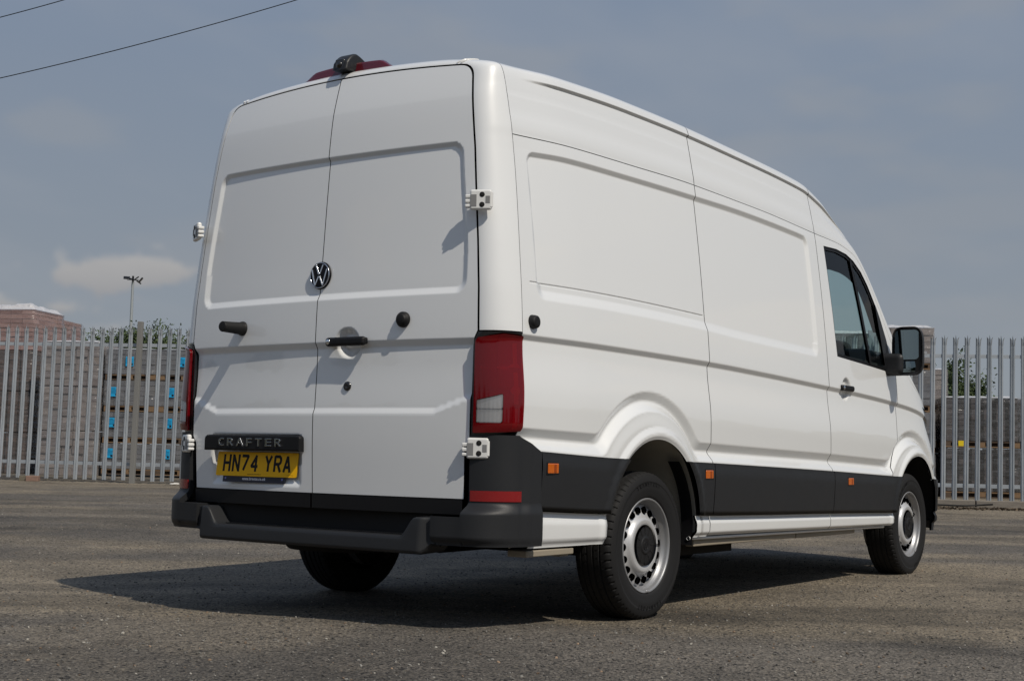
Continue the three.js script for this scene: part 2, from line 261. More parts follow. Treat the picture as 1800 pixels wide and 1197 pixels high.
// ------------------------------------------------------------ the van: shape functions (x forward, right side z > 0; rear axle at x = 0)
const LV = [0.372, 0.479, 0.743, 0.848, 1.261, 1.439, 2.130, 2.184, 2.512];
const LY = [
  pchip([-1.1, 0.5, 2.1, 3.1, 4.7], [0.375, 0.372, 0.358, 0.350, 0.345]),
  pchip([-1.1, -0.485, 0.516, 1.246, 2.07, 3.1, 4.7], [0.535, 0.508, 0.479, 0.467, 0.456, 0.439, 0.415]),
  pchip([-1.1, -0.34, 0.25, 1.2, 2.1, 3.1, 4.7], [0.780, 0.753, 0.746, 0.727, 0.706, 0.678, 0.640]),
  pchip([-1.1, -0.57, 0.4, 1.2, 2.1, 3.1, 4.7], [0.876, 0.867, 0.849, 0.832, 0.814, 0.786, 0.740]),
  pchip([-1.1, -0.54, 0.55, 1.24, 2.13, 2.5, 3.24, 3.74, 4.2, 4.7], [1.264, 1.267, 1.261, 1.246, 1.219, 1.207, 1.171, 1.128, 1.03, 0.86]),
  pchip([-1.1, -0.27, 0.5, 0.91, 1.98, 3.2, 3.74, 4.2, 4.7], [1.437, 1.447, 1.439, 1.425, 1.403, 1.355, 1.222, 1.10, 0.90]),
  pchip([-1.1, -0.67, -0.17, 0.5, 1.07, 1.84, 2.1, 2.44, 2.71, 2.91, 3.06, 3.25, 3.5, 3.8, 4.2, 4.7], [2.06, 2.098, 2.114, 2.130, 2.139, 2.128, 2.112, 2.105, 2.068, 1.93, 1.76, 1.53, 1.34, 1.225, 1.105, 0.905]),
  pchip([-1.1, -0.66, -0.1, 0.53, 1.3, 2.1, 2.44, 2.71, 2.91, 3.06, 3.25, 3.5, 3.8, 4.2, 4.7], [2.122, 2.150, 2.168, 2.184, 2.181, 2.159, 2.150, 2.110, 1.972, 1.80, 1.565, 1.36, 1.232, 1.11, 0.91]),
  pchip([-1.12, -0.6, -0.1, 0.45, 1.15, 2.0, 2.28, 2.52, 2.75, 2.97, 3.21, 3.45, 3.65, 3.8, 4.2, 4.7], [2.448, 2.486, 2.507, 2.512, 2.503, 2.478, 2.421, 2.315, 2.178, 1.985, 1.735, 1.50, 1.33, 1.245, 1.12, 0.92]),
];
function Yv(x, v) { let i = 0; while (i < LV.length - 2 && v > LV[i + 1]) i++; const t = (v - LV[i]) / (LV[i + 1] - LV[i]); return lerp(LY[i](x), LY[i + 1](x), t); }
const ZT = pchip([0.2, 0.372, 0.75, 1.0, 1.25, 1.65, 2.0, 2.17, 2.40], [0.985, 0.993, 1.012, 1.013, 1.0, 0.965, 0.925, 0.902, 0.862]);
const ZR = pchip([2.40, 2.47, 2.497, 2.516, 2.532, 2.56, 2.72, 3.0, 3.3], [1, 0.981, 0.968, 0.948, 0.918, 0.86, 0.63, 0.27, 0]);
const HR = pchip([2.40, 2.47, 2.497, 2.516, 2.532, 2.56, 2.72, 3.0, 3.3], [2.40, 2.47, 2.494, 2.507, 2.516, 2.527, 2.556, 2.574, 2.580]);
const ARCH = [{ x: -0.03, y: 0.42 }, { x: 3.61, y: 0.385 }];
const taperS = pchip([0.4, 0.68, 0.83, 0.99, 1.225, 1.6], [0, 0.0, 0.05, 0.12, 0.25, 0.3]);
function featureZ(x, v, y) {
  let o = 0;
  // pressed load-bay panels
  const rec = sdBox(x, v, -0.995, 1.985, 1.415, 2.128, 0.06);
  if (rec < 0.02) { const fade = v < 1.5 ? 0.055 : 0.028; o -= 0.015 * srf(0, fade, -rec); }
  if (x < 0.53 && x > -1.04 && Math.abs(v - 1.495) < 0.012) o -= 0.004 * (1 - sst(0.002, 0.0055, Math.abs(v - 1.495)));
  // shoulder line
  if (v < 1.30 && v > 0.8) o += -0.018 * srf(1.262, 1.230, v) + 0.016 * sst(1.20, 0.93, v);
  else if (v <= 0.8) o += -0.002;
  // lower line running up and over the wheel arches
  const r0 = Math.hypot(x + 0.073, (y - 0.453)) - 0.623, r1 = Math.hypot(x - 3.545, y - 0.375) - 0.613;
  const d = smin(smin(v - 0.848, r0, 0.03), r1, 0.03);
  o += -0.024 * srf(0.002, -0.046, d) + 0.036 * srf(-0.047, -0.100, d) + 0.006 * sst(-0.10, -0.17, d);
  const q0 = Math.hypot(x - ARCH[0].x, y - ARCH[0].y), q1 = Math.hypot(x - ARCH[1].x, y - ARCH[1].y), q = Math.min(q0, q1);
  o += 0.012 * srf(0.492, 0.458, q) - 0.010 * sst(0.45, 0.425, q);
  // faint swages above the seam, roof skin standing over the side
  o += 0.0012 * sst(2.275, 2.258, v) - 0.0014 * sst(2.21, 2.19, v) + 0.001 * sst(2.375, 2.36, v);
  o += 0.014 * srf(2.442, 2.455, v) * (1 - sst(2.52, 2.6, v)) * sst(-0.98, -0.7, x) * (1 - sst(2.3, 2.75, x));
  const hc = Math.hypot((x - 2.392) / 1.05, y - 1.214); if (hc < 0.09) o -= 0.024 * sst(0.074, 0.046, hc);
  // sill: tucked in at both edges
  if (v < 0.481) o += -0.016 + 0.014 * sst(0.478, 0.435, v) - 0.02 * sst(0.40, 0.372, v);
  return o;
}
function sideZ(x, v) {
  const y = v <= 2.40 ? Yv(x, v) : null, b = sst(2.15, 2.9, x), vv = Math.min(v, 2.40);
  const yq = lerp(vv, v <= 2.40 ? y : Yv(x, 2.40), b); let z = ZT(Math.max(0.3, yq)); if (v > 2.40) z *= ZR(v);
  z -= 0.012 * sst(-0.6, -1.15, x) * (v > 2.40 ? ZR(v) : 1);
  return z;
}
function bodyPt(x, v, side, off = 0) {
  const h = v > 2.40 ? HR(v) : v, y = h > 2.512 ? Yv(x, 2.512) + (h - 2.512) * (1 - 0.5 * sst(3.6, 4.6, x)) : Yv(x, h);
  let z = sideZ(x, v) + featureZ(x, v, y) + off;
  const s = taperS(y), t = clamp((x - (3.5 - s)) / 1.2, 0, 0.9995); if (t > 0) z *= Math.sqrt(1 - Math.pow(t, 4));
  return [x, y, side * z];
}
// a panel of the side between two x limits and two levels
function panel(x0, x1, v0, v1, o = {}) {
  const { side = 1, cut = null, off = 0, lip = 0.014, step = 0.03, extraX = [] } = o, fine = side < 0 || o.coarse ? 2 : 1;
  const f0 = typeof x0 === 'function' ? x0 : () => x0, f1 = typeof x1 === 'function' ? x1 : () => x1, L = f1(1.2) - f0(1.2);
  const hot = [1.40, 1.415, 1.425, 1.435, 1.45, 1.47, 1.488, 1.491, 1.4935, 1.4965, 1.499, 1.502, 2.085, 2.095, 2.105, 2.115, 2.122, 2.128, 2.135, 1.262, 1.254, 1.246, 1.238, 1.23, 1.226, 1.215, 0.855, 0.848, 0.84, 0.83, 0.82, 0.81, 0.80, 0.79, 0.78, 0.77, 0.76, 0.75, 2.195, 2.2, 2.205, 2.262, 2.27, 2.366, 2.372, 2.435, 2.441, 2.444, 2.447, 2.45, 2.453, 2.457, 2.47, 2.482, 2.49, 2.497, 2.506, 2.516, 2.524, 2.532, 2.545, 2.56, 0.478, 0.465, 0.45, 0.435, 0.40, 0.386];
  const us = steps(0, 1, step * fine / L, ...extraX.map((x) => (x - f0(1.2)) / L)), vs = steps(v0, v1, step * fine, ...hot);
  const P = (u, v) => bodyPt(lerp(f0(v), f1(v), u), v, side, off);
  return patch(us, vs, P, { cut, lip, flip: side < 0, eu: 0.0012 / L, ev: 0.0012 });
}
const archCut = (i, r = 0.43) => (x, y) => Math.max(Math.hypot(x - ARCH[i].x, y - ARCH[i].y) - r, -9);
const bothArch = (x, y) => Math.min(archCut(0)(x, y), archCut(1)(x, y));
// rear face: leaning, bowed in plan, with the door pressings
const XC = pchip([0.40, 0.55, 0.9, 1.24, 1.43, 1.6, 2.1, 2.28, 2.30, 2.48, 2.56], [-1.288, -1.295, -1.309, -1.308, -1.303, -1.293, -1.258, -1.238, -1.234, -1.188, -1.165]);
function rearX0(z, y) { return XC(y) + 0.055 * Math.pow(Math.abs(z) / 0.85, 2); }
function rearX(z, y) {
  let o = 0; const a = Math.abs(z);
  const hw = 0.80 - 0.10 * sst(1.5, 2.2, y) * 0.65, r = sdBox(a, y, -1, hw, 1.425, 2.088, 0.06);
  o += 0.014 * srf(0, y < 1.6 ? 0.036 : 0.024, -r);
  const yb = 0.925 + Math.max(0, a - 0.66) * 0.36, ytop = 1.243;
  o += 0.017 * srf(ytop, ytop - 0.034, y) * srf(yb - 0.002, yb + 0.028, y) * (0.25 + 0.75 * sst(yb, ytop - 0.1, y) + 0.35 * (1 - sst(yb, ytop - 0.1, y)));
  const h = sdBox(z, y, 0.055, 0.34, 1.16, 1.285, 0.045); void h;
  const lp = sdBox(z, y, -0.685, -0.066, 0.596, 0.835, 0.02); o += 0.030 * srf(0, y < 0.7 ? 0.062 : 0.016, -lp);
  const hd = Math.hypot((z - 0.185) / 1.0, (y - 1.235) / 0.95) - 0.075; o += 0.03 * sst(0, 0.035, -hd);
  return rearX0(z, y) + o;
}
const gapZ = (y) => lin([0.5, 0.79, 0.82, 1.22, 1.27, 1.45, 1.65, 2.05, 2.3, 2.5], [0.805, 0.812, 0.835, 0.838, 0.862, 0.855, 0.838, 0.795, 0.757, 0.722])(y);
const topY = (z) => 2.463 - 0.030 * Math.pow(z / 0.72, 2);
const apert = (z, y) => smin(gapZ(y) - Math.abs(z), topY(z) - y, 0.06);
const seamX = (v) => pchip([0.8, 1.135, 1.254, 1.66, 2.2, 2.4, 2.5, 2.6], [-1.140, -1.122, -1.115, -1.100, -1.080, -1.080, -1.085, -1.09])(v);
const SEAM_B = 0.545, SEAM_C = 2.112, SEAM_D = lin([0.37, 0.80, 0.86, 0.93, 1.14, 1.33, 2.2], [3.10, 3.14, 3.185, 3.25, 3.275, 3.275, 3.275]);
const G2 = 0.003;

const van = thing('panel_van', 'white high-roof panel van parked on the asphalt with its rear doors towards us', 'van');
const part = (name, g, m = M.paint, parent = van) => mesh(name, g, m, parent);
// --- inner dark shell behind all seams, and the floor
for (const s of [1, -1]) {
  part('inner_shell', [panel(-1.06, 2.13, 0.50, 2.44, { side: s, off: -0.06, lip: 0, step: 0.12, coarse: 1, cut: (x, y) => archCut(0, 0.50)(x, y) }), panel(3.30, 4.2, 0.50, 1.40, { side: s, off: -0.07, lip: 0, step: 0.1, coarse: 1, cut: (x, y) => archCut(1, 0.50)(x, y) })], M.blackGap);
  // --- side sheets
  const S = { side: s };
  const p1 = part('side_panel', panel((v) => seamX(v) + G2, SEAM_B - G2, 0.745, 2.1825, { ...S, step: 0.0095, extraX: [-1.0, -0.99, -0.98, -0.97, -0.96], cut: (x, y, z) => Math.min(archCut(0)(x, y), (x + 1.019) * 0.433 + (y - 0.775) * 0.901) }));
  void p1;
  part('side_panel', panel(SEAM_B + G2, SEAM_C - G2, 0.745, 2.1825, { ...S, step: 0.03, extraX: [1.94, 1.95, 1.96, 1.97, 1.98, 1.99] }));
  part('upper_side_panel', panel((v) => seamX(Math.min(v, 2.5)) + G2, SEAM_B - G2, 2.1865, 2.56, { ...S, step: 0.04, extraX: [-1.0, -0.9, -0.8, -0.7] }));
  part('upper_side_panel', panel(SEAM_B + G2, SEAM_C - G2, 2.1865, 2.56, { ...S, step: 0.04 }));
  // --- roof and windscreen surround
  const screen = (x, y, z) => smin(smin(x - 2.72, 3.75 - x, 0.1), lerp(0.80, 0.905, sst(2.85, 3.3, x)) - 0.10 * sst(3.45, 3.75, x) - Math.abs(z), 0.06);
  part('upper_side_panel', panel(SEAM_C + G2, 3.275, 2.1865, 2.56, { ...S, step: 0.03, cut: (x, y, z) => -screen(x, y, z) }));
  part('roof', panel((v) => seamX(2.5), 3.75, 2.5605, 3.3, { ...S, step: 0.06, cut: (x, y, z) => -screen(x, y, z) }));
  part('bonnet', panel(3.7505, 4.699, 2.5605, 3.3, { ...S, step: 0.06 }));
  if (s > 0) { part('windscreen', [panel(2.5, 3.8, 2.0, 3.3, { side: 1, off: -0.01, lip: 0, step: 0.05, cut: (x, y, z) => screen(x, y, z) + 0.01 }), panel(2.5, 3.8, 2.0, 3.3, { side: -1, off: -0.01, lip: 0, step: 0.05, cut: (x, y, z) => screen(x, y, z) + 0.01 })], M.glass); }
  // --- front door with its window
  const WIN = [[2.232, 2.098], [2.44, 2.106], [2.60, 2.094], [2.708, 2.064], [2.82, 2.004], [2.909, 1.925], [3.00, 1.818], [3.07, 1.72], [3.15, 1.58], [3.20, 1.44], [3.20, 1.352], [3.06, 1.372], [2.66, 1.392], [2.275, 1.410]];
  const win = (x, y) => -sdPoly(WIN, x, y) + 0.0;
  const door = part('front_door', panel(SEAM_C + G2, (v) => SEAM_D(v) - G2, 0.745, 2.1825, { ...S, step: 0.0085, cut: (x, y) => Math.min(archCut(1)(x, y), -win(x, y)) }));
  part('window_seal', panel(SEAM_C + G2, 3.27, 1.38, 2.17, { ...S, off: -0.007, step: s > 0 ? 0.012 : 0.007, cut: (x, y) => Math.min(win(x, y) + 0.006, 0.022 - win(x, y)) }), M.plasticDark, door);
  const bar = (x, y) => x - lerp(2.845, 2.675, clamp((y - 1.38) / 0.66));            // dividing post
  part('window_post', panel(2.5, 3.1, 1.36, 2.19, { ...S, off: -0.004, step: s > 0 ? 0.01 : 0.005, cut: (x, y) => Math.min(win(x, y), 0.016 - Math.abs(bar(x, y))) }), M.plasticDark, door);
  part('window', panel(SEAM_C + G2, 3.1, 1.36, 2.19, { ...S, off: -0.014, step: 0.03, lip: 0, cut: (x, y) => Math.min(win(x, y), -bar(x, y)) }), M.glass, door);
  const sail = (x, y) => x - lerp(3.09, 2.99, clamp((y - 1.36) / 0.5));
  part('quarter_window', panel(2.6, 3.27, 1.36, 2.19, { ...S, off: -0.012, step: 0.03, lip: 0, cut: (x, y) => Math.min(win(x, y), bar(x, y), -sail(x, y)) }), M.glass, door);
  part('mirror_base', panel(2.8, 3.27, 1.36, 2.19, { ...S, off: 0.002, step: 0.02, cut: (x, y) => Math.min(win(x, y), sail(x, y)) }), M.plastic, door);
  // --- wing, headlamp, front corner
  const head = (x, y) => -sdPoly([[3.83, 1.165], [4.0, 1.14], [4.35, 1.02], [4.45, 0.86], [4.3, 0.83], [4.06, 0.90], [3.92, 1.03]], x, y);
  part('front_wing', panel((v) => SEAM_D(v) + G2, 4.699, 0.745, 2.56, { ...S, step: 0.0125, cut: (x, y, z) => Math.min(archCut(1)(x, y), -head(x, y), y > 1.2 ? -screen(x, y, z) : 9) }));
  part('headlamp', panel(3.75, 4.6, 0.80, 2.3, { ...S, off: -0.004, step: 0.025, cut: head }), M.glossBlack);
  part('front_bumper', panel(3.62, 4.699, 0.30, 0.7425, { ...S, off: 0.012, step: 0.014, cut: (x, y) => archCut(1, 0.425)(x, y) }), M.plastic);
  // --- cladding and sills
  const cl = { ...S, off: 0.012, step: 0.024, lip: 0.02 };
  const trimBump = (x0, x1, c) => panel(x0, x1, 0.4815, 0.7425, { ...cl, cut: c });
  part('side_cladding', trimBump(-1.004, SEAM_B - G2, archCut(0)), M.plastic);
  part('side_cladding', trimBump(SEAM_B + G2, SEAM_C - G2), M.plastic);
  part('side_cladding', trimBump(SEAM_C + G2, 3.6, archCut(1, 0.425)), M.plastic);
  part('sill', panel(-1.035, 0.1, 0.372, 0.4775, { ...S, cut: archCut(0) }));
  part('sill', panel(0.1, SEAM_B - G2, 0.372, 0.4775, { ...S, cut: archCut(0) }));
  part('sill', panel(SEAM_B + G2, SEAM_C - G2, 0.378, 0.4775, S));
  part('sill', panel(SEAM_C + G2, 3.35, 0.378, 0.4775, { ...S, cut: archCut(1, 0.43) }));
  part('sill_flange', tube([[0.395, 0.366, s * 0.966], [1.2, 0.360, s * 0.966], [2.1, 0.354, s * 0.963], [3.12, 0.346, s * 0.959]], 0.010, 60, 8));
  // --- side markers
  for (const x of [-0.93, 0.479, 2.363]) {
    const y = Yv(x, 0.69) - 0.016 + (x < -0.5 ? 0.0 : 0.012), z = Math.abs(bodyPt(x, 0.66, 1, 0.012)[2]);
    const m = part('side_marker', box(0.080, 0.043, 0.009, x, y, s * (z - 0.0005), 0.004), M.amber);
    part('marker_base', box(0.094, 0.054, 0.004, x, y, s * (z - 0.001), 0.0018), M.plasticDark, m);
    part('bulb_holder', box(0.02, 0.036, 0.006, x + 0.012, y, s * (z + 0.0022), 0.002), M.amberDark, m);
  }
  // --- door handle
  {
    const hy = 1.214, hx = 2.39, hz = Math.abs(bodyPt(hx, 1.25, 1)[2]);
    const h = part('door_handle', box(0.20, 0.036, 0.030, hx, hy + 0.006, s * (hz + 0.030), 0.014, 4), M.plasticDark, door);
    part('lock_barrel', lathe([[0.0001, 0.004], [0.009, 0.003], [0.012, 0]], [hx - 0.075, hy + 0.006, s * (hz + 0.045)], [0, 0, s], 16), M.chrome, door);
    void h;
  }
}
// --- bonnet centre and nose close the front; floor and running gear below
part('underbody', [box(4.3, 0.10, 1.72, 1.25, 0.47, 0), box(0.78, 0.12, 1.66, -0.80, 0.46, 0), box(0.10, 0.10, 1.30, -1.20, 0.47, 0), box(2.2, 0.12, 0.12, 1.7, 0.38, 0.42), box(2.2, 0.12, 0.12, 1.7, 0.38, -0.42), box(0.7, 0.24, 1.0, 3.6, 0.42, 0), box(0.75, 0.18, 0.6, 1.0, 0.34, 0.42)], M.underside);
part('rear_axle', [cyl([0, 0.33, -0.72], [0, 0.33, 0.72], 0.055), box(0.34, 0.06, 0.07, 0, 0.39, 0.5), box(0.34, 0.06, 0.07, 0, 0.39, -0.5), box(1.5, 0.025, 0.07, 0, 0.40, 0.52), box(1.5, 0.025, 0.07, 0, 0.40, -0.52)], M.underside);
part('front_axle', cyl([3.64, 0.34, -0.75], [3.64, 0.34, 0.75], 0.04), M.underside);
part('exhaust', [cyl([0.6, 0.30, -0.45], [-0.7, 0.31, -0.62], 0.03), cyl([0.9, 0.32, -0.42], [0.2, 0.31, -0.47], 0.09)], M.underside);
part('spare_wheel_carrier', [lathe([[0.001, -0.09], [0.3, -0.09], [0.34, -0.05], [0.34, 0.05], [0.3, 0.09], [0.001, 0.09]], [-0.72, 0.385, -0.28], [0, 1, 0], 32)], M.underside);
part('lower_rail', [box(1.25, 0.035, 0.05, 1.1, 0.338, 0.93, 0.006), box(0.9, 0.03, 0.05, 2.2, 0.332, 0.925, 0.006), box(0.36, 0.028, 0.10, -0.86, 0.352, 0.93, 0.006), box(0.07, 0.04, 0.06, -0.68, 0.345, 0.9, 0.005)], M.dirtyRail);
for (const s of [1, -1]) {                                                            // wheel housings
  for (const [i, m] of [[0, M.archLiner], [1, M.darkLiner]]) {
    const A = ARCH[i], gs = [patch(steps(0, 1, 0.03), [0.50, 0.7, 0.9, 0.985], (u, z) => { const a = lerp(-0.25, Math.PI + 0.2, u), r = 0.475; return [A.x + r * Math.cos(a), Math.max(0.37, A.y + r * Math.sin(a)), s * z]; }, { flip: s > 0 }), patch(steps(0, 1, 0.03), steps(0.02, 0.475, 0.1), (u, r) => { const a = lerp(-0.25, Math.PI + 0.2, u); return [A.x + r * Math.cos(a), A.y + r * Math.sin(a), s * 0.5]; }, { flip: s > 0 })];
    part('wheel_housing', gs, m);
  }
}
part('arch_edge_liner', patch(steps(0, 1, 0.04), [0.92, 0.95, 0.985], (u, z) => { const a = lerp(-0.2, 0.85, u), r = 0.436; return [ARCH[0].x + r * Math.cos(a), ARCH[0].y + r * Math.sin(a), z]; }, {}), M.plasticDark);
// ------------------------------------------------------------ rear end
const secS = (v) => bodyPt(seamX(Math.min(v, 2.5)), v, 1);
function aperG(v) {
  const S = secS(v); let y1 = S[1], g1 = [gapZ(y1) + 0.004, y1]; if (v < 2.0) return g1;
  const a = Math.atan2(S[1] - 2.0, S[2]), c = Math.cos(a), s = Math.sin(a); let lo = 0, hi = 1.2; for (let k = 0; k < 22; k++) { const m = (lo + hi) / 2; if (apert(c * m, 2.0 + s * m) > -0.004) lo = m; else hi = m; }
  const g2 = [c * lo, 2.0 + s * lo], w = sst(2.0, 2.25, v); return [lerp(g1[0], g2[0], w), lerp(g1[1], g2[1], w)];
}
const cornerCache = new Map();
function cornerPts(v) { const k = Math.round(v * 5e4); if (!cornerCache.has(k)) { const S = secS(v), [gz, gy] = aperG(v), gx = rearX0(gz, gy) + 0.002; cornerCache.set(k, [[gx, gy, gz], [gx + 0.012, lerp(gy, S[1], 0.78), lerp(gz, S[2], 0.78)], [S[0] - 0.02, lerp(gy, S[1], 0.985), lerp(gz, S[2], 0.985)], S]); } return cornerCache.get(k); }
function corner(v, u, side = 1, off = 0) {
  const [a, b, c, d] = cornerPts(v), w = 1 - u, k = [w * w * w, 3 * w * w * u, 3 * w * u * u, u * u * u];
  const p = [0, 1, 2].map((i) => k[0] * a[i] + k[1] * b[i] + k[2] * c[i] + k[3] * d[i]);
  if (off) { const t = [3 * w * w * (b[0] - a[0]) + 6 * w * u * (c[0] - b[0]) + 3 * u * u * (d[0] - c[0]), 3 * w * w * (b[2] - a[2]) + 6 * w * u * (c[2] - b[2]) + 3 * u * u * (d[2] - c[2])], l = Math.hypot(...t); p[0] -= t[1] / l * off; p[2] += t[0] / l * off; }
  return [p[0], p[1], side * p[2]];
}
for (const s of [1, -1]) {
  const F = { flip: s < 0, eu: 2e-3, ev: 2e-3 };
  part('rear_frame', patch(steps(0, 1, 0.05), steps(1.268, 3.3, 0.03, 2.40, 2.45, 2.47, 2.49, 2.5, 2.51, 2.52, 2.535, 2.55, 2.57), (u, v) => corner(v, u, s), { ...F, lip: 0.03 }));
  // tail lamp wrapping the corner
  const lampV = steps(0.806, 1.262, 0.02), L = thingPart('tail_lamp');
  part('lamp_surround', patch(steps(0, 1, 0.05), lampV, (u, v) => corner(v, u, s, 0.004), { ...F, lip: 0.03 }), M.glossBlack, L);
  const shape = (u, v) => sdBox(u, v, 0.05, 0.975, 0.816 + 0.012 * u, 1.252 - 0.055 * Math.abs(u - 0.42) * (u < 0.42 ? 0.9 : 0.25), 0.012);
  const rev = (u, v) => Math.max(sdBox(u, v, 0.085, 0.45, 0.862, 1.2, 0.004), v - lerp(0.962, 0.99, clamp((u - 0.085) / 0.365)));
  part('lamp_body', patch(steps(0, 1, 0.03), lampV, (u, v) => { const cell = 0.004 * (sst(0.02, 0.03, Math.abs(((u * 4.2) % 1) - 0.5)) + sst(0.03, 0.05, Math.abs(((v * 9.5) % 1) - 0.5))); return corner(v, u, s, 0.010 + cell - (u > 0.5 ? 0.004 : 0)); }, { ...F, cut: (x, y, z, u, v) => Math.min(-shape(u, v), rev(u, v)) }), M.redDeep, L);
  const cells = []; for (const [a, b] of [[0.09, 0.265], [0.29, 0.455]]) for (const [c, d] of [[1.015, 1.085], [1.10, 1.16], [1.175, 1.228]]) cells.push([a, b, c, d]); for (const [c, d] of [[0.835, 0.925], [0.945, 1.085], [1.105, 1.215]]) cells.push([0.52, 0.93, c, d]); cells.push([0.09, 0.455, 0.828, 0.852]);
  part('lamp_chambers', cells.map(([a, b, c, d], k) => patch(steps(a, b, 0.04), steps(c, d, 0.012), (u, v) => corner(v, u, s, 0.0145 - 0.005 * Math.pow(Math.abs((u - (a + b) / 2) / (b - a)) * 2, 2)), { ...F, lip: 0.004 })), M.redChamber, L);
  part('red_lens', patch(steps(0, 1, 0.03), lampV, (u, v) => corner(v, u, s, 0.022), { ...F, lip: 0.014, cut: (x, y, z, u, v) => Math.min(-shape(u, v), rev(u, v)) }), M.redLens, L);
  part('reversing_reflector', patch(steps(0.06, 0.48, 0.03), steps(0.85, 1.01, 0.01), (u, v) => corner(v, u, s, 0.010 + 0.004 * Math.abs(((u * 16) % 1) - 0.5)), { ...F, cut: (x, y, z, u, v) => -rev(u, v) }), M.reflector, L);
  part('reversing_lens', patch(steps(0.06, 0.48, 0.03), steps(0.85, 1.01, 0.01), (u, v) => corner(v, u, s, 0.021), { ...F, lip: 0.01, cut: (x, y, z, u, v) => Math.min(-rev(u, v) - 0.003, Math.abs(v - 0.922) - 0.0025) }), M.clearLens, L);
  // bumper corner
  const bc = (t, y, off = 0) => {
    const B = sst(0.566, 0.515, y) - 0.35 * sst(0.42, 0.39, y), up = 0.008 + off; let p;
    if (t <= 0) { const e = corner(0.846, 0, 1, up); p = [e[0] - 0.058 * B - 0.016 * sst(0, 1, -t), y, lerp(e[2], 0.70, -t)]; }
    else if (t <= 1) { const e = corner(0.846, t, 1, up); p = [e[0] - B * lerp(0.058, 0.018, sst(0, 0.9, t)), y, e[2] + B * lerp(0.0, 0.010, t)]; }
    else { const x = lerp(seamX(0.83), -1.008, t - 1), e = bodyPt(x, 0.62, 1, 0.004); const b0 = bodyPt(seamX(0.846), 0.846, 1, 0), k = sst(1, 1.5, t); p = [x - B * lerp(0.018, 0.0, sst(1, 2, t)), y, lerp(b0[2], Math.max(e[2], b0[2] - 0.02), k) + up + 0.010 * B]; }
    return [p[0], p[1], s * p[2]];
  };
  part('rear_bumper_corner', [patch(steps(0, 2, 0.04), steps(0.388, 0.84, 0.02, 0.566, 0.555, 0.545, 0.535, 0.525, 0.515, 0.395, 0.405, 0.412), (t, y) => bc(t, y), { ...F, lip: 0.03, cut: (x, y) => 0.004 - ((x + 1.019) * 0.433 + (y - 0.775) * 0.901) }), patch(steps(-1, 0, 0.08), steps(0.388, 0.506, 0.02), (t, y) => bc(t, y), { ...F, lip: 0.10 })], M.plastic);
  part('rear_reflector', patch(steps(0.02, 1.06, 0.04), [0.570, 0.59, 0.613], (t, y) => bc(t, y, 0.004), { ...F, lip: 0.006 }), M.redReflex);
}
function thingPart(name) { const g = new THREE.Group(); g.name = name; van.add(g); return g; }
part('rear_bumper_beam', [box(0.06, 0.12, 1.56, -1.205, 0.455, 0, 0.01)], M.blackGap);
{ // step with raised ends
  const hT = (z) => lerp(0.420, 0.498, sst(0.545, 0.625, Math.abs(z))), zs = steps(-0.716, 0.716, 0.03, ...dense(0.54, 0.70, 0.012), ...dense(-0.70, -0.54, 0.012), 0.70, -0.70);
  const prof = (q, z) => { const h = hT(z), a = Math.abs(z), bx = 0.012 * Math.pow(z / 0.7, 2), nose = 0.030 * (1 - sst(0.645, 0.69, a)), lift = 0.040 * sst(0.655, 0.70, a), f = -1.334; const P = [[-1.20, 0.352 + lift], [f + 0.018 - nose, 0.346 + lift], [f + 0.004 - nose, 0.350 + lift], [f - 0.001 - nose, 0.360 + lift * 0.8], [f - nose * 1.0, 0.376 + lift * 0.5], [f + 0.001 - nose * 0.95, 0.404], [f + 0.004 - nose * 0.9, lerp(0.412, h, 0.6) - 0.002], [f + 0.006 - nose * 0.85, h - 0.007], [f + 0.012 - nose * 0.85, h - 0.0008], [f + 0.022 - nose * 0.8, h], [-1.20, h + 0.002]]; const i = clamp(Math.floor(q), 0, P.length - 2), t = q - i; return [lerp(P[i][0], P[i + 1][0], t) + bx, lerp(P[i][1], P[i + 1][1], t), z]; };
  const st = part('rear_step', patch(zs, steps(0, 10, 0.25), (z, q) => prof(q, z), { ev: 0.12, eu: 0.004, lip: 0.05 }), M.plastic);
  part('step_tread', Array.from({ length: 6 }, (_, i) => box(0.006, 0.004, 1.06, -1.305 + 0.016 * i, 0.4225, 0)), M.plasticDark, st);
}
// --- the two rear doors
function doorSheet(z0, z1, y0, y1, off, cutY, lip = 0.025) { const hot = [1.243, 1.235, 1.228, 1.22, 1.212, 1.205, 1.425, 1.435, 1.445, 1.455, 1.467, 2.088, 2.08, 2.07, 2.062, 2.28, 2.29, 2.30, 0.925, 0.935, 0.945, 0.955, 0.605, 0.62, 0.64, 0.655, 0.835, 0.825, 0.82]; return patch(steps(z0, z1, 0.012, -0.675, -0.665, -0.66, -0.075, -0.085, -0.09, 0.79, -0.79, 0.78, -0.78, 0.77, -0.77, ...(z0 > 0 ? dense(0.09, 0.285, 0.006) : []), ...dense(0.70, 0.825, 0.005), ...dense(-0.825, -0.70, 0.005)), steps(y0, y1, 0.014, ...hot, ...(z0 > 0 && y1 > 1 ? dense(1.14, 1.33, 0.006) : [])), (z, y) => { const p = [rearX(z, y) - off, y, z]; return p; }, { cut: (x, y, z) => Math.min(apert(z, y) - 0.004, cutY(z, y)), lip }); }
const doorL = part('rear_door', doorSheet(-0.90, -0.0022, 0.577, 2.50, 0, () => 1));
const doorR = part('rear_door', doorSheet(0.0022, 0.90, 0.577, 2.50, 0, () => 1));
part('door_trim', doorSheet(-0.90, -0.004, 0.512, 0.574, 0.008, () => 1), M.plasticDark, doorL);
part('door_trim', doorSheet(0.004, 0.90, 0.512, 0.574, 0.008, () => 1), M.plasticDark, doorR);
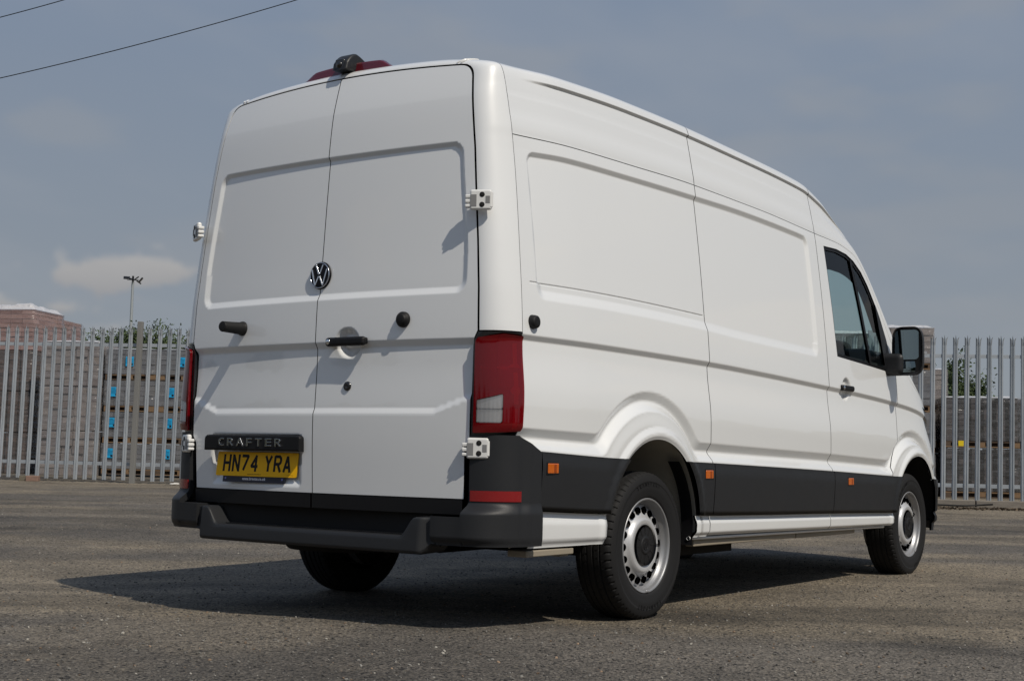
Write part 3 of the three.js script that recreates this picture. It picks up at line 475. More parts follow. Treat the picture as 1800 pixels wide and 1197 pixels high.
part('door_seal', [patch(steps(-0.93, 0.93, 0.03), steps(0.50, 2.52, 0.03), (z, y) => [rearX0(z, y) + 0.05, y, z], { cut: (x, y, z) => Math.min(apert(z, y) + 0.02, Math.max(0.07 - apert(z, y), 0.05 - Math.abs(z), 0.62 - y)) })], M.blackGap);
// hinges
const hingeShade = std(0.20, 0.20, 0.20, 0.6);
for (const [y, zc, yaw] of [[1.812, 0.858, 0.50], [0.785, 0.872, 0.45]]) for (const s of [1, -1]) {
  const h = new THREE.Group(); h.name = 'hinge'; van.add(h);
  const xc = -1.246, w = 0.092;
  h.position.set(xc, y, s * zc); h.rotation.y = s > 0 ? -Math.PI / 2 - yaw + Math.PI + Math.PI : -Math.PI / 2 + yaw; // local +z faces outward
  const dir = new THREE.Vector3(-Math.cos(yaw), 0, s * Math.sin(yaw)); h.rotation.set(0, Math.atan2(dir.x, dir.z), 0);
  const k = s > 0 ? 1 : -1;                                             // local +x points toward the door gap side when k = ...
  mesh('hinge_plate', box(w, 0.086, 0.024, 0, 0, 0.010, 0.010, 3), M.hinge, h);
  for (const dy of [0.021, -0.021]) mesh('bolt_hole', lathe([[0.0001, 0.001], [0.0105, 0.001], [0.013, -0.004]], [k * 0.006, dy, 0.0225], [0, 0, 1], 18), M.blackGap, h);
  mesh('hinge_knuckle', [box(0.03, 0.016, 0.03, -k * (w / 2 + 0.005), 0.014, 0.006, 0.005), box(0.03, 0.016, 0.03, -k * (w / 2 + 0.005), -0.006, 0.006, 0.005), box(0.03, 0.014, 0.03, -k * (w / 2 + 0.005), -0.026, 0.006, 0.005), cyl([k * (w / 2 - 0.006), -0.03, 0.011], [k * (w / 2 - 0.006), 0.03, 0.011], 0.011, 0.011, 12)], M.hinge, h);
  mesh('hinge_slot', [box(0.026, 0.050, 0.004, -k * (w / 2 - 0.016), -0.004, 0.0212), box(0.018, 0.03, 0.004, k * (w / 2 - 0.016), 0, 0.0212)], hingeShade, h);
}
// handle, lock, stops, emblem
const rx = (z, y) => rearX(z, y);
part('door_handle', [box(0.030, 0.040, 0.226, rearX0(0.19, 1.24) - 0.020, 1.238, 0.196, 0.0145, 5), box(0.03, 0.036, 0.03, rearX0(0.17, 1.24) + 0.0, 1.238, 0.098, 0.01), box(0.024, 0.030, 0.02, rearX0(0.17, 1.24) - 0.004, 1.240, 0.294, 0.008)], M.plasticDark, doorR);
part('lock_barrel', lathe([[0.0001, 0.0], [0.008, 0.0], [0.0085, -0.002], [0.0105, -0.002], [0.012, -0.005]], [rearX0(0.1, 1.24) - 0.0375, 1.238, 0.103], [-1, 0, 0], 20), M.chrome, doorR);
part('door_lock', [lathe([[0.0001, 0.007], [0.010, 0.009], [0.0175, 0.008], [0.0205, 0.004], [0.0215, 0]], [rx(0.185, 1.045), 1.045, 0.185], [-1, 0, 0], 24)], M.glossBlack, doorR);
part('door_stop', lathe([[0.0001, 0.030], [0.012, 0.030], [0.013, 0.028], [0.018, 0.028], [0.0225, 0.026], [0.024, 0.021], [0.029, 0.019], [0.0335, 0.012], [0.034, 0.0]], [rx(0.492, 1.325), 1.325, 0.492], [-1, 0, 0.04], 28), M.rubber, doorR);
part('door_stop', lathe([[0.0001, 0.128], [0.022, 0.128], [0.0245, 0.124], [0.026, 0.08], [0.029, 0.015], [0.033, 0.008], [0.034, 0]], [rx(-0.485, 1.322), 1.322, -0.485], [-1, 0.0, -0.02], 28), M.rubber, doorL);
part('side_door_stop', lathe([[0.0001, 0.030], [0.016, 0.031], [0.018, 0.028], [0.021, 0.029], [0.026, 0.026], [0.029, 0.016], [0.031, 0]], [-1.038, 1.318, bodyPt(-1.038, 1.318, 1)[2] - 0.003], [0, 0, 1], 28), M.rubber);
{ // round emblem: chrome ring, V over W
  const em = new THREE.Group(); em.name = 'emblem'; doorL.add(em); const R0 = 0.0625, ey = 1.543, ez = 0.0;
  em.position.set(rx(-0.02, ey) - 0.002, ey, ez); em.rotation.set(0, -Math.PI / 2, 0); em.rotation.x = 0; em.rotateX(-0.03);
  mesh('emblem_disc', new THREE.LatheGeometry([[0.0001, 0.013], [0.05, 0.012], [0.0585, 0.0085], [R0 - 0.0006, 0.004], [R0, 0]].map((p) => new THREE.Vector2(...p)), 48).rotateX(Math.PI / 2), phy(0.004, 0.004, 0.006, 0.45, { specularIntensity: 0.4 }), em);
  const bar = (x0, y0, x1, y1, w) => { const l = Math.hypot(x1 - x0, y1 - y0), g = new RoundedBoxGeometry(w, l, 0.004, 2, 0.0012); g.rotateZ(Math.atan2(y1 - y0, x1 - x0) - Math.PI / 2); return g.translate((x0 + x1) / 2, (y0 + y1) / 2, 0.013); };
  const w = 0.0078;
  mesh('emblem_mark', [new THREE.TorusGeometry(0.0565, 0.0024, 10, 60).translate(0, 0, 0.0105), bar(-0.0215, 0.047, -0.0025, 0.004, w), bar(0.0215, 0.047, 0.0025, 0.004, w), bar(-0.0455, 0.027, -0.0235, -0.046, w), bar(0.0455, 0.027, 0.0235, -0.046, w), bar(-0.0235, -0.046, -0.002, -0.004, w), bar(0.0235, -0.046, 0.002, -0.004, w)], M.badgeChrome, em);
}
// garnish with lettering above the number plate
const font = await new FontLoader().loadAsync('fonts/droid/droid_sans_regular.typeface.json');
{
  const zc = -0.360, zw = 0.618, gy = 0.792, gx = rearX0(zc, gy) - 0.006;
  const sh = new THREE.Shape(), hw = zw / 2, hh = 0.036, r = 0.026; sh.moveTo(-hw, -hh); sh.lineTo(hw, -hh); sh.lineTo(hw, hh - r * 0.7); sh.quadraticCurveTo(hw, hh, hw - r, hh); sh.lineTo(-hw + r, hh); sh.quadraticCurveTo(-hw, hh, -hw, hh - r);
  const g = new THREE.ExtrudeGeometry(sh, { depth: 0.022, bevelEnabled: true, bevelThickness: 0.010, bevelSize: 0.009, bevelOffset: -0.009, bevelSegments: 4, curveSegments: 8 }); g.rotateY(-Math.PI / 2); g.translate(gx, gy, zc);
  const gar = part('plate_garnish', g, M.plasticDark, doorL);
  const ls = []; let zx = -0.566; const face = gx - 0.0325;
  for (const ch of 'CRAFTER') { const t = new TextGeometry(ch, { font, size: 0.034, depth: 0.004, curveSegments: 8, bevelEnabled: true, bevelThickness: 0.001, bevelSize: 0.0008, bevelSegments: 2 }); t.computeBoundingBox(); const b = t.boundingBox, wd = ({ C: 0.039, R: 0.039, A: 0.046, F: 0.037, T: 0.043, E: 0.041 })[ch], k = wd / (b.max.x - b.min.x); t.translate(-b.min.x, 0, 0); t.scale(k, 1, 1); t.rotateY(-Math.PI / 2); t.translate(face, gy - 0.014, zx); ls.push(t); zx += wd + 0.020; }
  part('lettering', ls, M.chrome, gar);
}
{ // number plate, tilted, with its print, over the dealer strip
  const pl = new THREE.Group(); pl.name = 'number_plate'; doorL.add(pl); pl.position.set(-1.288, 0.694, -0.360); pl.rotation.set(0, -Math.PI / 2, 0); pl.rotateX(-0.12);
  const cv = document.createElement('canvas'); cv.width = 1040; cv.height = 222; const c = cv.getContext('2d');
  c.fillStyle = '#f2b705'; c.fillRect(0, 0, 1040, 222); c.strokeStyle = '#050505'; c.lineWidth = 27; c.lineJoin = 'bevel'; c.lineCap = 'butt';
  const glyph = { H: [[0, -0.1, 0, 1.1], [1, -0.1, 1, 1.1], [0, 0.5, 1, 0.5]], N: [[0, -0.1, 0, 1.1], [1, -0.1, 1, 1.1], [0.03, -0.02, 0.97, 1.02]], 7: [[-0.12, 0, 1.0, 0, 0.25, 1]], 4: [[0.78, 1.08, 0.78, -0.05], [0.86, -0.04, 0.0, 0.72, 1.12, 0.72]], Y: [[0, -0.04, 0.5, 0.5, 1, -0.04], [0.5, 0.48, 0.5, 1.05]], R: [[0, 1.05, 0, 0, 0.72, 0, 0.95, 0.1, 1, 0.26, 0.95, 0.42, 0.72, 0.52, 0, 0.52], [0.5, 0.52, 1.02, 1.06]], A: [[-0.02, 1.06, 0.5, -0.02, 1.02, 1.06], [0.18, 0.72, 0.82, 0.72]] };
  let x = 98; const W = 74, H = 132, Y0 = 36;
  for (const ch of 'HN74 YRA') { if (ch === ' ') { x += 62; continue; } for (const q of glyph[ch]) { c.beginPath(); for (let i = 0; i < q.length; i += 2) { const px = x + q[i] * W, py = Y0 + q[i + 1] * H; i ? c.lineTo(px, py) : c.moveTo(px, py); } c.stroke(); } x += W + 45; }
  c.fillStyle = '#3a2c08'; for (let i = 0; i < 16; i++) c.fillRect(418 + i * 11, 199 + (i % 3), 7, 7); for (let i = 0; i < 9; i++) c.fillRect(922 + i * 9, 201, 6, 4);
  const t = new THREE.CanvasTexture(cv); t.colorSpace = THREE.SRGBColorSpace;
  const sh = new THREE.Shape(); const a = 0.26, b = 0.0555, r = 0.008; sh.moveTo(-a + r, -b); sh.lineTo(a - r, -b); sh.quadraticCurveTo(a, -b, a, -b + r); sh.lineTo(a, b - r); sh.quadraticCurveTo(a, b, a - r, b); sh.lineTo(-a + r, b); sh.quadraticCurveTo(-a, b, -a, b - r); sh.lineTo(-a, -b + r); sh.quadraticCurveTo(-a, -b, -a + r, -b);
  const eg = new THREE.ExtrudeGeometry(sh, { depth: 0.003, bevelEnabled: false }); mesh('plate_backing', eg, std(0.5, 0.3, 0.01, 0.4), pl);
  const fg = new THREE.ShapeGeometry(sh, 8); { const p = fg.attributes.position, u = fg.attributes.uv; for (let i = 0; i < p.count; i++) u.setXY(i, (p.getX(i) + a) / (2 * a), (p.getY(i) + b) / (2 * b)); } fg.translate(0, 0, 0.0036);
  mesh('plate_face', fg, phy(1, 1, 1, 0.45, { map: t, specularIntensity: 0.5 }), pl);
  const c2 = document.createElement('canvas'); c2.width = 800; c2.height = 64; const d = c2.getContext('2d'); d.fillStyle = '#0a0c1e'; d.fillRect(0, 0, 800, 64); d.fillStyle = '#e8e8ee'; d.font = 'bold 34px sans-serif'; d.fillText('www.breeze.co.uk', 255, 44); d.fillStyle = '#6a6aa8'; d.beginPath(); d.arc(34, 30, 11, 0, 7); d.fill(); d.beginPath(); d.arc(766, 30, 11, 0, 7); d.fill();
  const t2 = new THREE.CanvasTexture(c2); t2.colorSpace = THREE.SRGBColorSpace;
  const sg = new THREE.BoxGeometry(0.40, 0.032, 0.003).translate(-0.012, -0.067, -0.001);
  mesh('dealer_strip', sg, std(1, 1, 1, 0.4, { map: t2 }), pl);
}
{ // high brake lamp and reversing camera on the rear edge of the roof
  const by = 2.532; const hz = (z) => 2.512 - 0.03 * Math.pow(z / 0.4, 2);
  const bl = part('high_brake_lamp', patch(steps(-0.285, 0.265, 0.02), steps(0, 3, 0.25), (z, q) => { const e = sst(0.275, 0.19, Math.abs(z + 0.01)), y0 = hz(z); const P = [[-1.155, y0 - 0.012], [-1.148, y0 + 0.030 * e], [-1.125, y0 + 0.038 * e], [-1.03, y0 - 0.004]]; const i = clamp(Math.floor(q), 0, 2), t = q - i; return [lerp(P[i][0], P[i + 1][0], t) + 0.05 * z * z, lerp(P[i][1], P[i + 1][1], t), z]; }, { ev: 0.05, eu: 0.004 }), phy(0.10, 0.004, 0.011, 0.2, { clearcoat: 0.6 }));
  void bl; void by;
  const sh = new THREE.Shape(); sh.moveTo(-0.085, 0); sh.lineTo(-0.078, 0.035); sh.quadraticCurveTo(-0.05, 0.082, -0.012, 0.086); sh.quadraticCurveTo(0.02, 0.084, 0.12, 0.03); sh.lineTo(0.16, 0.0);
  const g = new THREE.ExtrudeGeometry(sh, { depth: 0.062, bevelEnabled: true, bevelThickness: 0.014, bevelSize: 0.012, bevelSegments: 4, bevelOffset: -0.012, curveSegments: 10 }); g.translate(0, 0, -0.031); g.translate(-1.135, 2.500, 0.005);
  const cam = part('reversing_camera', g, M.plastic);
  part('camera_lens', [box(0.012, 0.05, 0.05, -1.212, 2.526, 0.005, 0.005), lathe([[0.0001, 0.012], [0.012, 0.010], [0.016, 0]], [-1.215, 2.523, 0.005], [-1, -0.3, 0], 18)], M.glossBlack, cam);
  for (const s of [1, -1]) part('roof_trim_clip', [2.578, 2.592].map((v) => tube([0.06, 0.2, 0.4, 0.6, 0.8, 0.97].map((u) => corner(v, u, s, 0).map((c, k) => c + (k === 1 ? 0.001 : 0))), 0.0045, 24, 6)), M.hinge);
}
// ------------------------------------------------------------ wheels
{
  const TH = steps(0, 1, 1 / 360), prof = [[0.222, 0.098], [0.232, 0.1085], [0.25, 0.114], [0.275, 0.118], [0.30, 0.1175], [0.322, 0.113], [0.337, 0.105], [0.345, 0.095], [0.3492, 0.08], [0.3505, 0.05], [0.351, 0]];
  const full = [...prof, ...prof.slice(0, -1).reverse().map(([r, z]) => [r, -z])], L = [0]; for (let i = 1; i < full.length; i++) L[i] = L[i - 1] + Math.hypot(full[i][0] - full[i - 1][0], full[i][1] - full[i - 1][1]);
  const fr = pchip(L, full.map((p) => p[0])), fz = pchip(L, full.map((p) => p[1])), T = L[L.length - 1];
  const groove = (z) => { let g = 0; for (const c of [-0.055, -0.018, 0.018, 0.055]) g = Math.max(g, 1 - sst(0.0035, 0.0055, Math.abs(z - c))); return g; };
  const gv = steps(0, T, 0.006); for (const c of [-0.055, -0.018, 0.018, 0.055]) { for (const e of [-0.006, -0.0052, -0.0036, 0, 0.0036, 0.0052, 0.006]) gv.push(T / 2 - (c + e)); } gv.sort((a, b) => a - b);
  const tyreP = (u, q) => {
    const a = u * 2 * Math.PI; let r = fr(q), z = fz(q); const az = Math.abs(z);
    if (r > 0.335) { r -= 0.0075 * groove(z); if (az > 0.062 && az < 0.112) { const k = Math.abs(((u * 60 + (az - 0.06) * 2.5) % 1) - 0.5); r -= 0.005 * (1 - sst(0.05, 0.10, k)) * sst(0.062, 0.070, az); } else if (az < 0.05 && az > 0.022) { const k = Math.abs(((u * 60 + z * 8) % 1) - 0.5); r -= 0.0035 * (1 - sst(0.04, 0.08, k)); } }
    else if (r > 0.24) z += Math.sign(z) * (0.0012 * sst(0.262, 0.264, r) * (1 - sst(0.268, 0.27, r)) + 0.0010 * sst(0.300, 0.302, r) * (1 - sst(0.304, 0.306, r)));
    return [r * Math.cos(a), r * Math.sin(a), z < 0 ? z * 0.80 : z * 0.985];
  };
  const tyreG = patch(TH, gv.filter((v, i) => v >= 0 && v <= T && (!i || v - gv[i - 1] > 2e-4)), tyreP, { eu: 4e-4, ev: 4e-4, uv: (u, q) => [u * 2.2, q] , flip: true});
  const letters = []; { const txt = 'TRANSPORT', rr = 0.283; [...txt].forEach((ch, i) => { for (const base of [Math.PI * 0.62, Math.PI * 1.62]) { const t = new TextGeometry(ch, { font, size: 0.020, depth: 0.0014, curveSegments: 3 }); t.translate(-0.007, 0, 0); const a = base - i * 0.088; t.translate(0, rr, 0.1172); t.rotateZ(a - Math.PI / 2); letters.push(t); } }); }
  const rimPts = [[0.2235, 0.094], [0.2255, 0.100], [0.222, 0.105], [0.2165, 0.1035], [0.213, 0.098], [0.2095, 0.085], [0.203, 0.074], [0.198, 0.066], [0.195, 0.05], [0.1905, 0.038]];
  const rr = pchip(rimPts.map((_, i) => i), rimPts.map((p) => p[0])), rz = pchip(rimPts.map((_, i) => i), rimPts.map((p) => p[1]));
  const rimG = patch(steps(0, 1, 1 / 96), steps(0, rimPts.length - 1, 0.25), (u, q) => { const a = u * 2 * Math.PI; return [rr(q) * Math.cos(a), rr(q) * Math.sin(a), rz(q)]; }, { eu: 1e-3, ev: 0.02, flip: true });
  const dz = pchip([0.095, 0.108, 0.120, 0.130, 0.142, 0.155, 0.168, 0.182, 0.196], [0.090, 0.094, 0.0945, 0.089, 0.076, 0.068, 0.064, 0.060, 0.050]);
  const hole = (x, y) => { const a = Math.atan2(y, x), n = 18, k = Math.round(a / (2 * Math.PI) * n) / n * 2 * Math.PI; return Math.hypot((x - 0.165 * Math.cos(k)), (y - 0.165 * Math.sin(k))) - 0.0168; };
  const discG = patch(steps(0, 1, 1 / 160), steps(0.098, 0.196, 0.004), (u, r) => { const a = u * 2 * Math.PI; return [r * Math.cos(a), r * Math.sin(a), dz(r)]; }, { eu: 1e-3, ev: 1e-3, lip: 0.012, cut: (x, y) => hole(x, y) });
  const barrel = new THREE.CylinderGeometry(0.192, 0.2, 0.19, 48, 1, true).rotateX(Math.PI / 2).translate(0, 0, -0.06);
  const back = new THREE.CylinderGeometry(0.199, 0.199, 0.02, 40).rotateX(Math.PI / 2).translate(0, 0, -0.09);
  const capG = lathe([[0.0001, 0.086], [0.020, 0.086], [0.0225, 0.089], [0.030, 0.0895], [0.0335, 0.087], [0.036, 0.083], [0.06, 0.0835], [0.078, 0.080], [0.085, 0.074]], [0, 0, 0], [0, 0, 1], 48);
  const ribs = []; for (let i = 0; i < 12; i++) { const a = i / 12 * 2 * Math.PI; const g = box(0.030, 0.0035, 0.002, 0.058, 0, 0.0842); g.rotateZ(a); ribs.push(g); }
  const mark = [new THREE.TorusGeometry(0.0165, 0.0014, 6, 28).translate(0, 0, 0.0868)]; for (const [a, b, c, d] of [[-0.007, 0.014, 0, 0.001], [0.007, 0.014, 0, 0.001], [-0.0135, 0.008, -0.007, -0.014], [0.0135, 0.008, 0.007, -0.014], [-0.007, -0.014, 0, -0.001], [0.007, -0.014, 0, -0.001]]) { const l = Math.hypot(c - a, d - b), g = new THREE.BoxGeometry(0.0026, l, 0.0012); g.rotateZ(Math.atan2(d - b, c - a) - Math.PI / 2); mark.push(g.translate((a + c) / 2, (b + d) / 2, 0.0868)); }
  const bal = box(0.030, 0.010, 0.010, 0, -0.2155, 0.1045, 0.003);
  const makeWheel = () => { const w = new THREE.Group(); w.name = 'wheel'; const ty = mesh('tyre', tyreG, M.tyre, w); mesh('sidewall_lettering', letters, M.tyre, ty); const r = mesh('rim', discG, M.rim, w); mesh('balance_weight', bal, M.reflector, r); mesh('rim_flange', [rimG, barrel], M.rimBarrel, r); mesh('brake_drum', back, M.underside, w); const c = mesh('hub_cap', capG.scale(1.24, 1.24, 1).translate(0, 0, 0.0115), M.cap, w); mesh('cap_slots', ribs.map((g) => g.scale(1.24, 1.24, 1).translate(0, 0, 0.0115)), M.blackGap, c); mesh('cap_emblem', mark.map((g) => g.scale(1.24, 1.24, 1).translate(0, 0, 0.0115)), M.cap, c); return w; };
  const w0 = makeWheel();
  [[0, 1, 0.02], [3.64, 1, 0.55], [0, -1, 1.2], [3.64, -1, 2.1]].forEach(([x, s, a], i) => { const w = i ? w0.clone() : w0; van.add(w); w.position.set(x, 0.346, s > 0 ? 0.852 : x ? -0.87 : -0.912); w.rotation.set(0, s > 0 ? 0 : Math.PI, 0); w.rotateZ(a); });
}
// ------------------------------------------------------------ door mirrors
for (const s of [1, -1]) {
  const mx = 3.10, my = 1.502, mz = 1.132, mr = new THREE.Group(); mr.name = 'door_mirror'; van.add(mr); mr.position.set(mx, my, s * mz);
  const sup = (p, n) => Math.sign(p) * Math.pow(Math.abs(p), 2 / n);
  // housing: open toward the rear (local -x), height y, width z
  const oz = (a) => 0.104 * sup(Math.cos(a), 4.2), oy = (a) => 0.162 * sup(Math.sin(a), 4.2) + (Math.sin(a) > 0 ? 0 : 0);
  const shell = patch(steps(0, 1, 1 / 72), steps(0, 1, 0.08), (u, q) => { const a = u * 2 * Math.PI, k = q < 0.12 ? lerp(0.90, 1, q / 0.12) : Math.sqrt(Math.max(0, 1 - Math.pow((q - 0.12) / 0.88, 2.6) * 0.999)), x = q < 0.12 ? lerp(0.012, 0, q / 0.12) : (q - 0.12) / 0.88 * 0.13; return [x, oy(a) * k, s * oz(a) * k]; }, { flip: s < 0, eu: 2e-3, ev: 4e-3 });
  mesh('mirror_housing', shell, M.plastic, mr);
  const bz = patch(steps(-1, 1, 0.06), steps(-1, 1, 0.06), (u, v) => [0.012, 0.152 * v, s * 0.094 * u], { flip: s > 0, cut: (x, y, z) => -sdBox(Math.abs(z), y, -1, 0.091, -0.149, 0.149, 0.04) });
  mesh('mirror_surround', bz, M.plasticDark, mr);
  const tilt = (g, y0) => g.rotateY(s * 0.10).translate(0, y0, 0);
  const mg = patch(steps(-0.082, 0.082, 0.01), steps(-0.105, 0.105, 0.01), (z, y) => [0.004 + 0.10 * z * z, y, z], { flip: false, cut: (x, y, z) => -sdBox(z, y, -0.08, 0.08, -0.098, 0.098, 0.034) });
  mesh('mirror_glass', tilt(mg, 0.042), M.mirrorGlass, mr);
  const mg2 = patch(steps(-0.082, 0.082, 0.01), steps(-0.04, 0.04, 0.01), (z, y) => [0.004 + 0.9 * z * z + 0.9 * y * y, y, z], { cut: (x, y, z) => -sdBox(z, y, -0.079, 0.079, -0.036, 0.036, 0.015) });
  mesh('wide_angle_glass', tilt(mg2, -0.104), M.mirrorGlass, mr);
  mesh('mirror_arm', [box(0.11, 0.15, 0.20, 0.035, -0.085, -s * 0.12, 0.04, 4)], M.plastic, mr);
  mesh('mirror_indicator', box(0.05, 0.022, 0.012, 0.06, -0.012, s * 0.101, 0.005), M.clearLens, mr);
}
// ------------------------------------------------------------ cab interior
{
  const win2 = (x, y) => -sdPoly([[2.22, 2.07], [2.44, 2.085], [2.60, 2.075], [2.75, 2.02], [2.909, 1.90], [3.05, 1.72], [3.16, 1.54], [3.21, 1.42], [2.27, 1.44]], x, y), scr = (x, y, z) => smin(x - 2.93, 0.825 - Math.abs(z), 0.20);
  for (const s of [1, -1]) part('cab_lining', [panel(2.16, 3.30, 0.78, 2.50, { side: s, off: -0.05, lip: 0, step: 0.03, coarse: 1, cut: (x, y, z) => Math.min(-win2(x, y), archCut(1, 0.5)(x, y), y > 1.3 ? -scr(x, y, z) : 9) }), panel(2.16, 3.3, 2.50, 3.3, { side: s, off: -0.045, lip: 0, step: 0.04, coarse: 1, cut: (x, y, z) => -scr(x, y, z) })], M.cabin);
  part('bulkhead', box(0.03, 1.9, 1.72, 2.135, 1.40, 0), M.cabin);
  part('dashboard', [box(0.44, 0.50, 1.66, 3.36, 1.285, 0, 0.05, 4), box(0.30, 0.16, 0.46, 3.24, 1.52, 0.42, 0.05, 3), box(0.2, 0.34, 0.34, 3.14, 1.30, 0, 0.04, 3)], M.cabin);
  part('steering_wheel', [new THREE.TorusGeometry(0.19, 0.016, 10, 40).rotateY(Math.PI / 2).rotateZ(0.5).translate(2.98, 1.34, 0.42), cyl([2.98, 1.34, 0.42], [3.25, 1.22, 0.42], 0.04)], M.cabin);
  for (const z of [0.45, -0.30, -0.62]) { const st = part('seat', [box(0.48, 0.14, 0.46, 2.62, 0.82, z, 0.05, 4)], M.fabric); part('backrest', [box(0.13, 0.60, 0.44, 0, 0, 0, 0.05, 4).rotateZ(0.2).translate(2.40, 1.13, z)], M.fabric, st); part('headrest', box(0.09, 0.2, 0.25, 0, 0, 0, 0.04, 4).rotateZ(0.18).translate(2.32, 1.54, z), M.fabric, st); }
}

// ------------------------------------------------------------ yard boundary: galvanised palisade fence
const FO = [7.106, -14.615], FE = [0.4633, 0.8862], FN = [0.8862, -0.4633], FROT = -1.089;   // origin, along, away from us
const fpos = (s, t = 0) => [FO[0] + s * FE[0] + t * FN[0], FO[1] + s * FE[1] + t * FN[1]];
{
  const fence = thing('palisade_fence', 'galvanised steel palisade fence with spiked pales running behind the van', 'fence');
  // one pale: W-shaped section, split and splayed into three points at the top
  const px = [-0.034, -0.025, -0.012, 0, 0.012, 0.025, 0.034], pz = [-0.010, 0.006, 0.009, -0.004, 0.009, 0.006, -0.010], P = [], I = [];
  const H0 = 0.04, H1 = 2.27, v = (x, y, z) => (P.push(x, y, z), P.length / 3 - 1), q = (a, b, c, d) => I.push(a, b, c, a, c, d);
  for (let i = 0; i < 6; i++) q(v(px[i], H0, pz[i]), v(px[i + 1], H0, pz[i + 1]), v(px[i + 1], H1, pz[i + 1]), v(px[i], H1, pz[i]));
  for (let i = 0; i < 6; i++) q(v(px[i], H0, pz[i] - 0.003), v(px[i], H1, pz[i] - 0.003), v(px[i + 1], H1, pz[i + 1] - 0.003), v(px[i + 1], H0, pz[i + 1] - 0.003));
  const tine = (ids, tipX, tipY, tipZ, out) => { for (let k = 0; k < ids.length - 1; k++) { const a = ids[k], b = ids[k + 1], ym = H1 + 0.085, o = out * 0.5; q(v(px[a], H1, pz[a]), v(px[b], H1, pz[b]), v(px[b] * 0.92 + o, ym, pz[b] + tipZ * 0.5), v(px[a] * 0.92 + o, ym, pz[a] + tipZ * 0.5)); I.push(v(px[a] * 0.92 + o, ym, pz[a] + tipZ * 0.5), v(px[b] * 0.92 + o, ym, pz[b] + tipZ * 0.5), v(tipX, tipY, tipZ)); } };
  tine([0, 1, 2], -0.043, H1 + 0.120, 0.034, -0.012); tine([2, 3, 4], 0, H1 + 0.150, 0.0, 0); tine([4, 5, 6], 0.043, H1 + 0.120, 0.034, 0.012);
  const pale = new THREE.BufferGeometry(); pale.setAttribute('position', new THREE.Float32BufferAttribute(P, 3)); pale.setIndex(I); pale.computeVertexNormals();
  { const n = P.length / 3, uv = new Float32Array(n * 2); for (let i = 0; i < n; i++) { uv[2 * i] = P[3 * i] * 3 + P[3 * i + 2]; uv[2 * i + 1] = P[3 * i + 1]; } pale.setAttribute('uv', new THREE.BufferAttribute(uv, 2)); }
  const zincT = tex(256, (u, w) => { const n = fbm(u * 10, w * 10, 4, 10, 3), m = fbm(u * 3, w * 3, 3, 3, 13), k = 0.80 + 0.22 * (n - 0.5) + 0.3 * (m - 0.5); return [k, k, k]; });
  const zinc = [0, 1, 2, 3].map((i) => std(0.47 - 0.035 * i, 0.51 - 0.035 * i, 0.55 - 0.035 * i, 0.42, { metalness: 0.25, map: zincT }));
  const R = rng(77), lean = 0.013;
  for (let i = -12; i < 110; i++) { const s = 0.115 + i * 0.156, [x, z] = fpos(s, 0); const m = new THREE.Mesh(pale, zinc[Math.floor(R() * 4)]); m.name = i < -11 ? 'pale' : 'pale_' + String(i + 12).padStart(3, '0'); m.castShadow = m.receiveShadow = true; fence.add(m); m.position.set(x, groundY(x, z) + 0.0 + 0.012 * (R() - 0.5), z); m.rotation.set(0, FROT + 0.06 * (R() - 0.5), lean + 0.006 * (R() - 0.5)); m.rotation.z *= -1; }
  const rail = (y, name, k) => { for (let b = -1; b < 6; b++) { const s0 = 3.02 - 2.75 + b * 2.75 - 0.27, [x0, z0] = fpos(s0, 0.035), [x1, z1] = fpos(s0 + 2.74, 0.035); const a = new THREE.Vector3(x0, groundY(x0, z0) + y, z0), c = new THREE.Vector3(x1, groundY(x1, z1) + y, z1), L = a.distanceTo(c); const g = join([box(L, 0.048, 0.005, 0, 0, 0.02, 0.001), box(L, 0.005, 0.045, 0, 0.0265, 0, 0.001)]); const m = mesh(name, g, zinc[k], fence); m.position.copy(a).add(c).multiplyScalar(0.5); m.rotation.set(0, FROT, 0); m.rotateZ(Math.asin((c.y - a.y) / L)); } };
  rail(2.115, 'top_rail', 0); rail(0.285, 'bottom_rail', 1);
  for (let b = -1; b < 7; b++) { const s = 2.16 - 2.75 + b * 2.75, [x, z] = fpos(s, b === 1 ? -0.055 : 0.09); const m = mesh('post', box(b === 1 ? 0.078 : 0.10, 2.52, 0.07, 0, 1.22, 0, 0.006), b === 1 ? std(0.20, 0.198, 0.19, 0.85, { map: dustT }) : zinc[3], fence); m.position.set(x, groundY(x, z), z); m.rotation.set(0, FROT, -lean); }
}
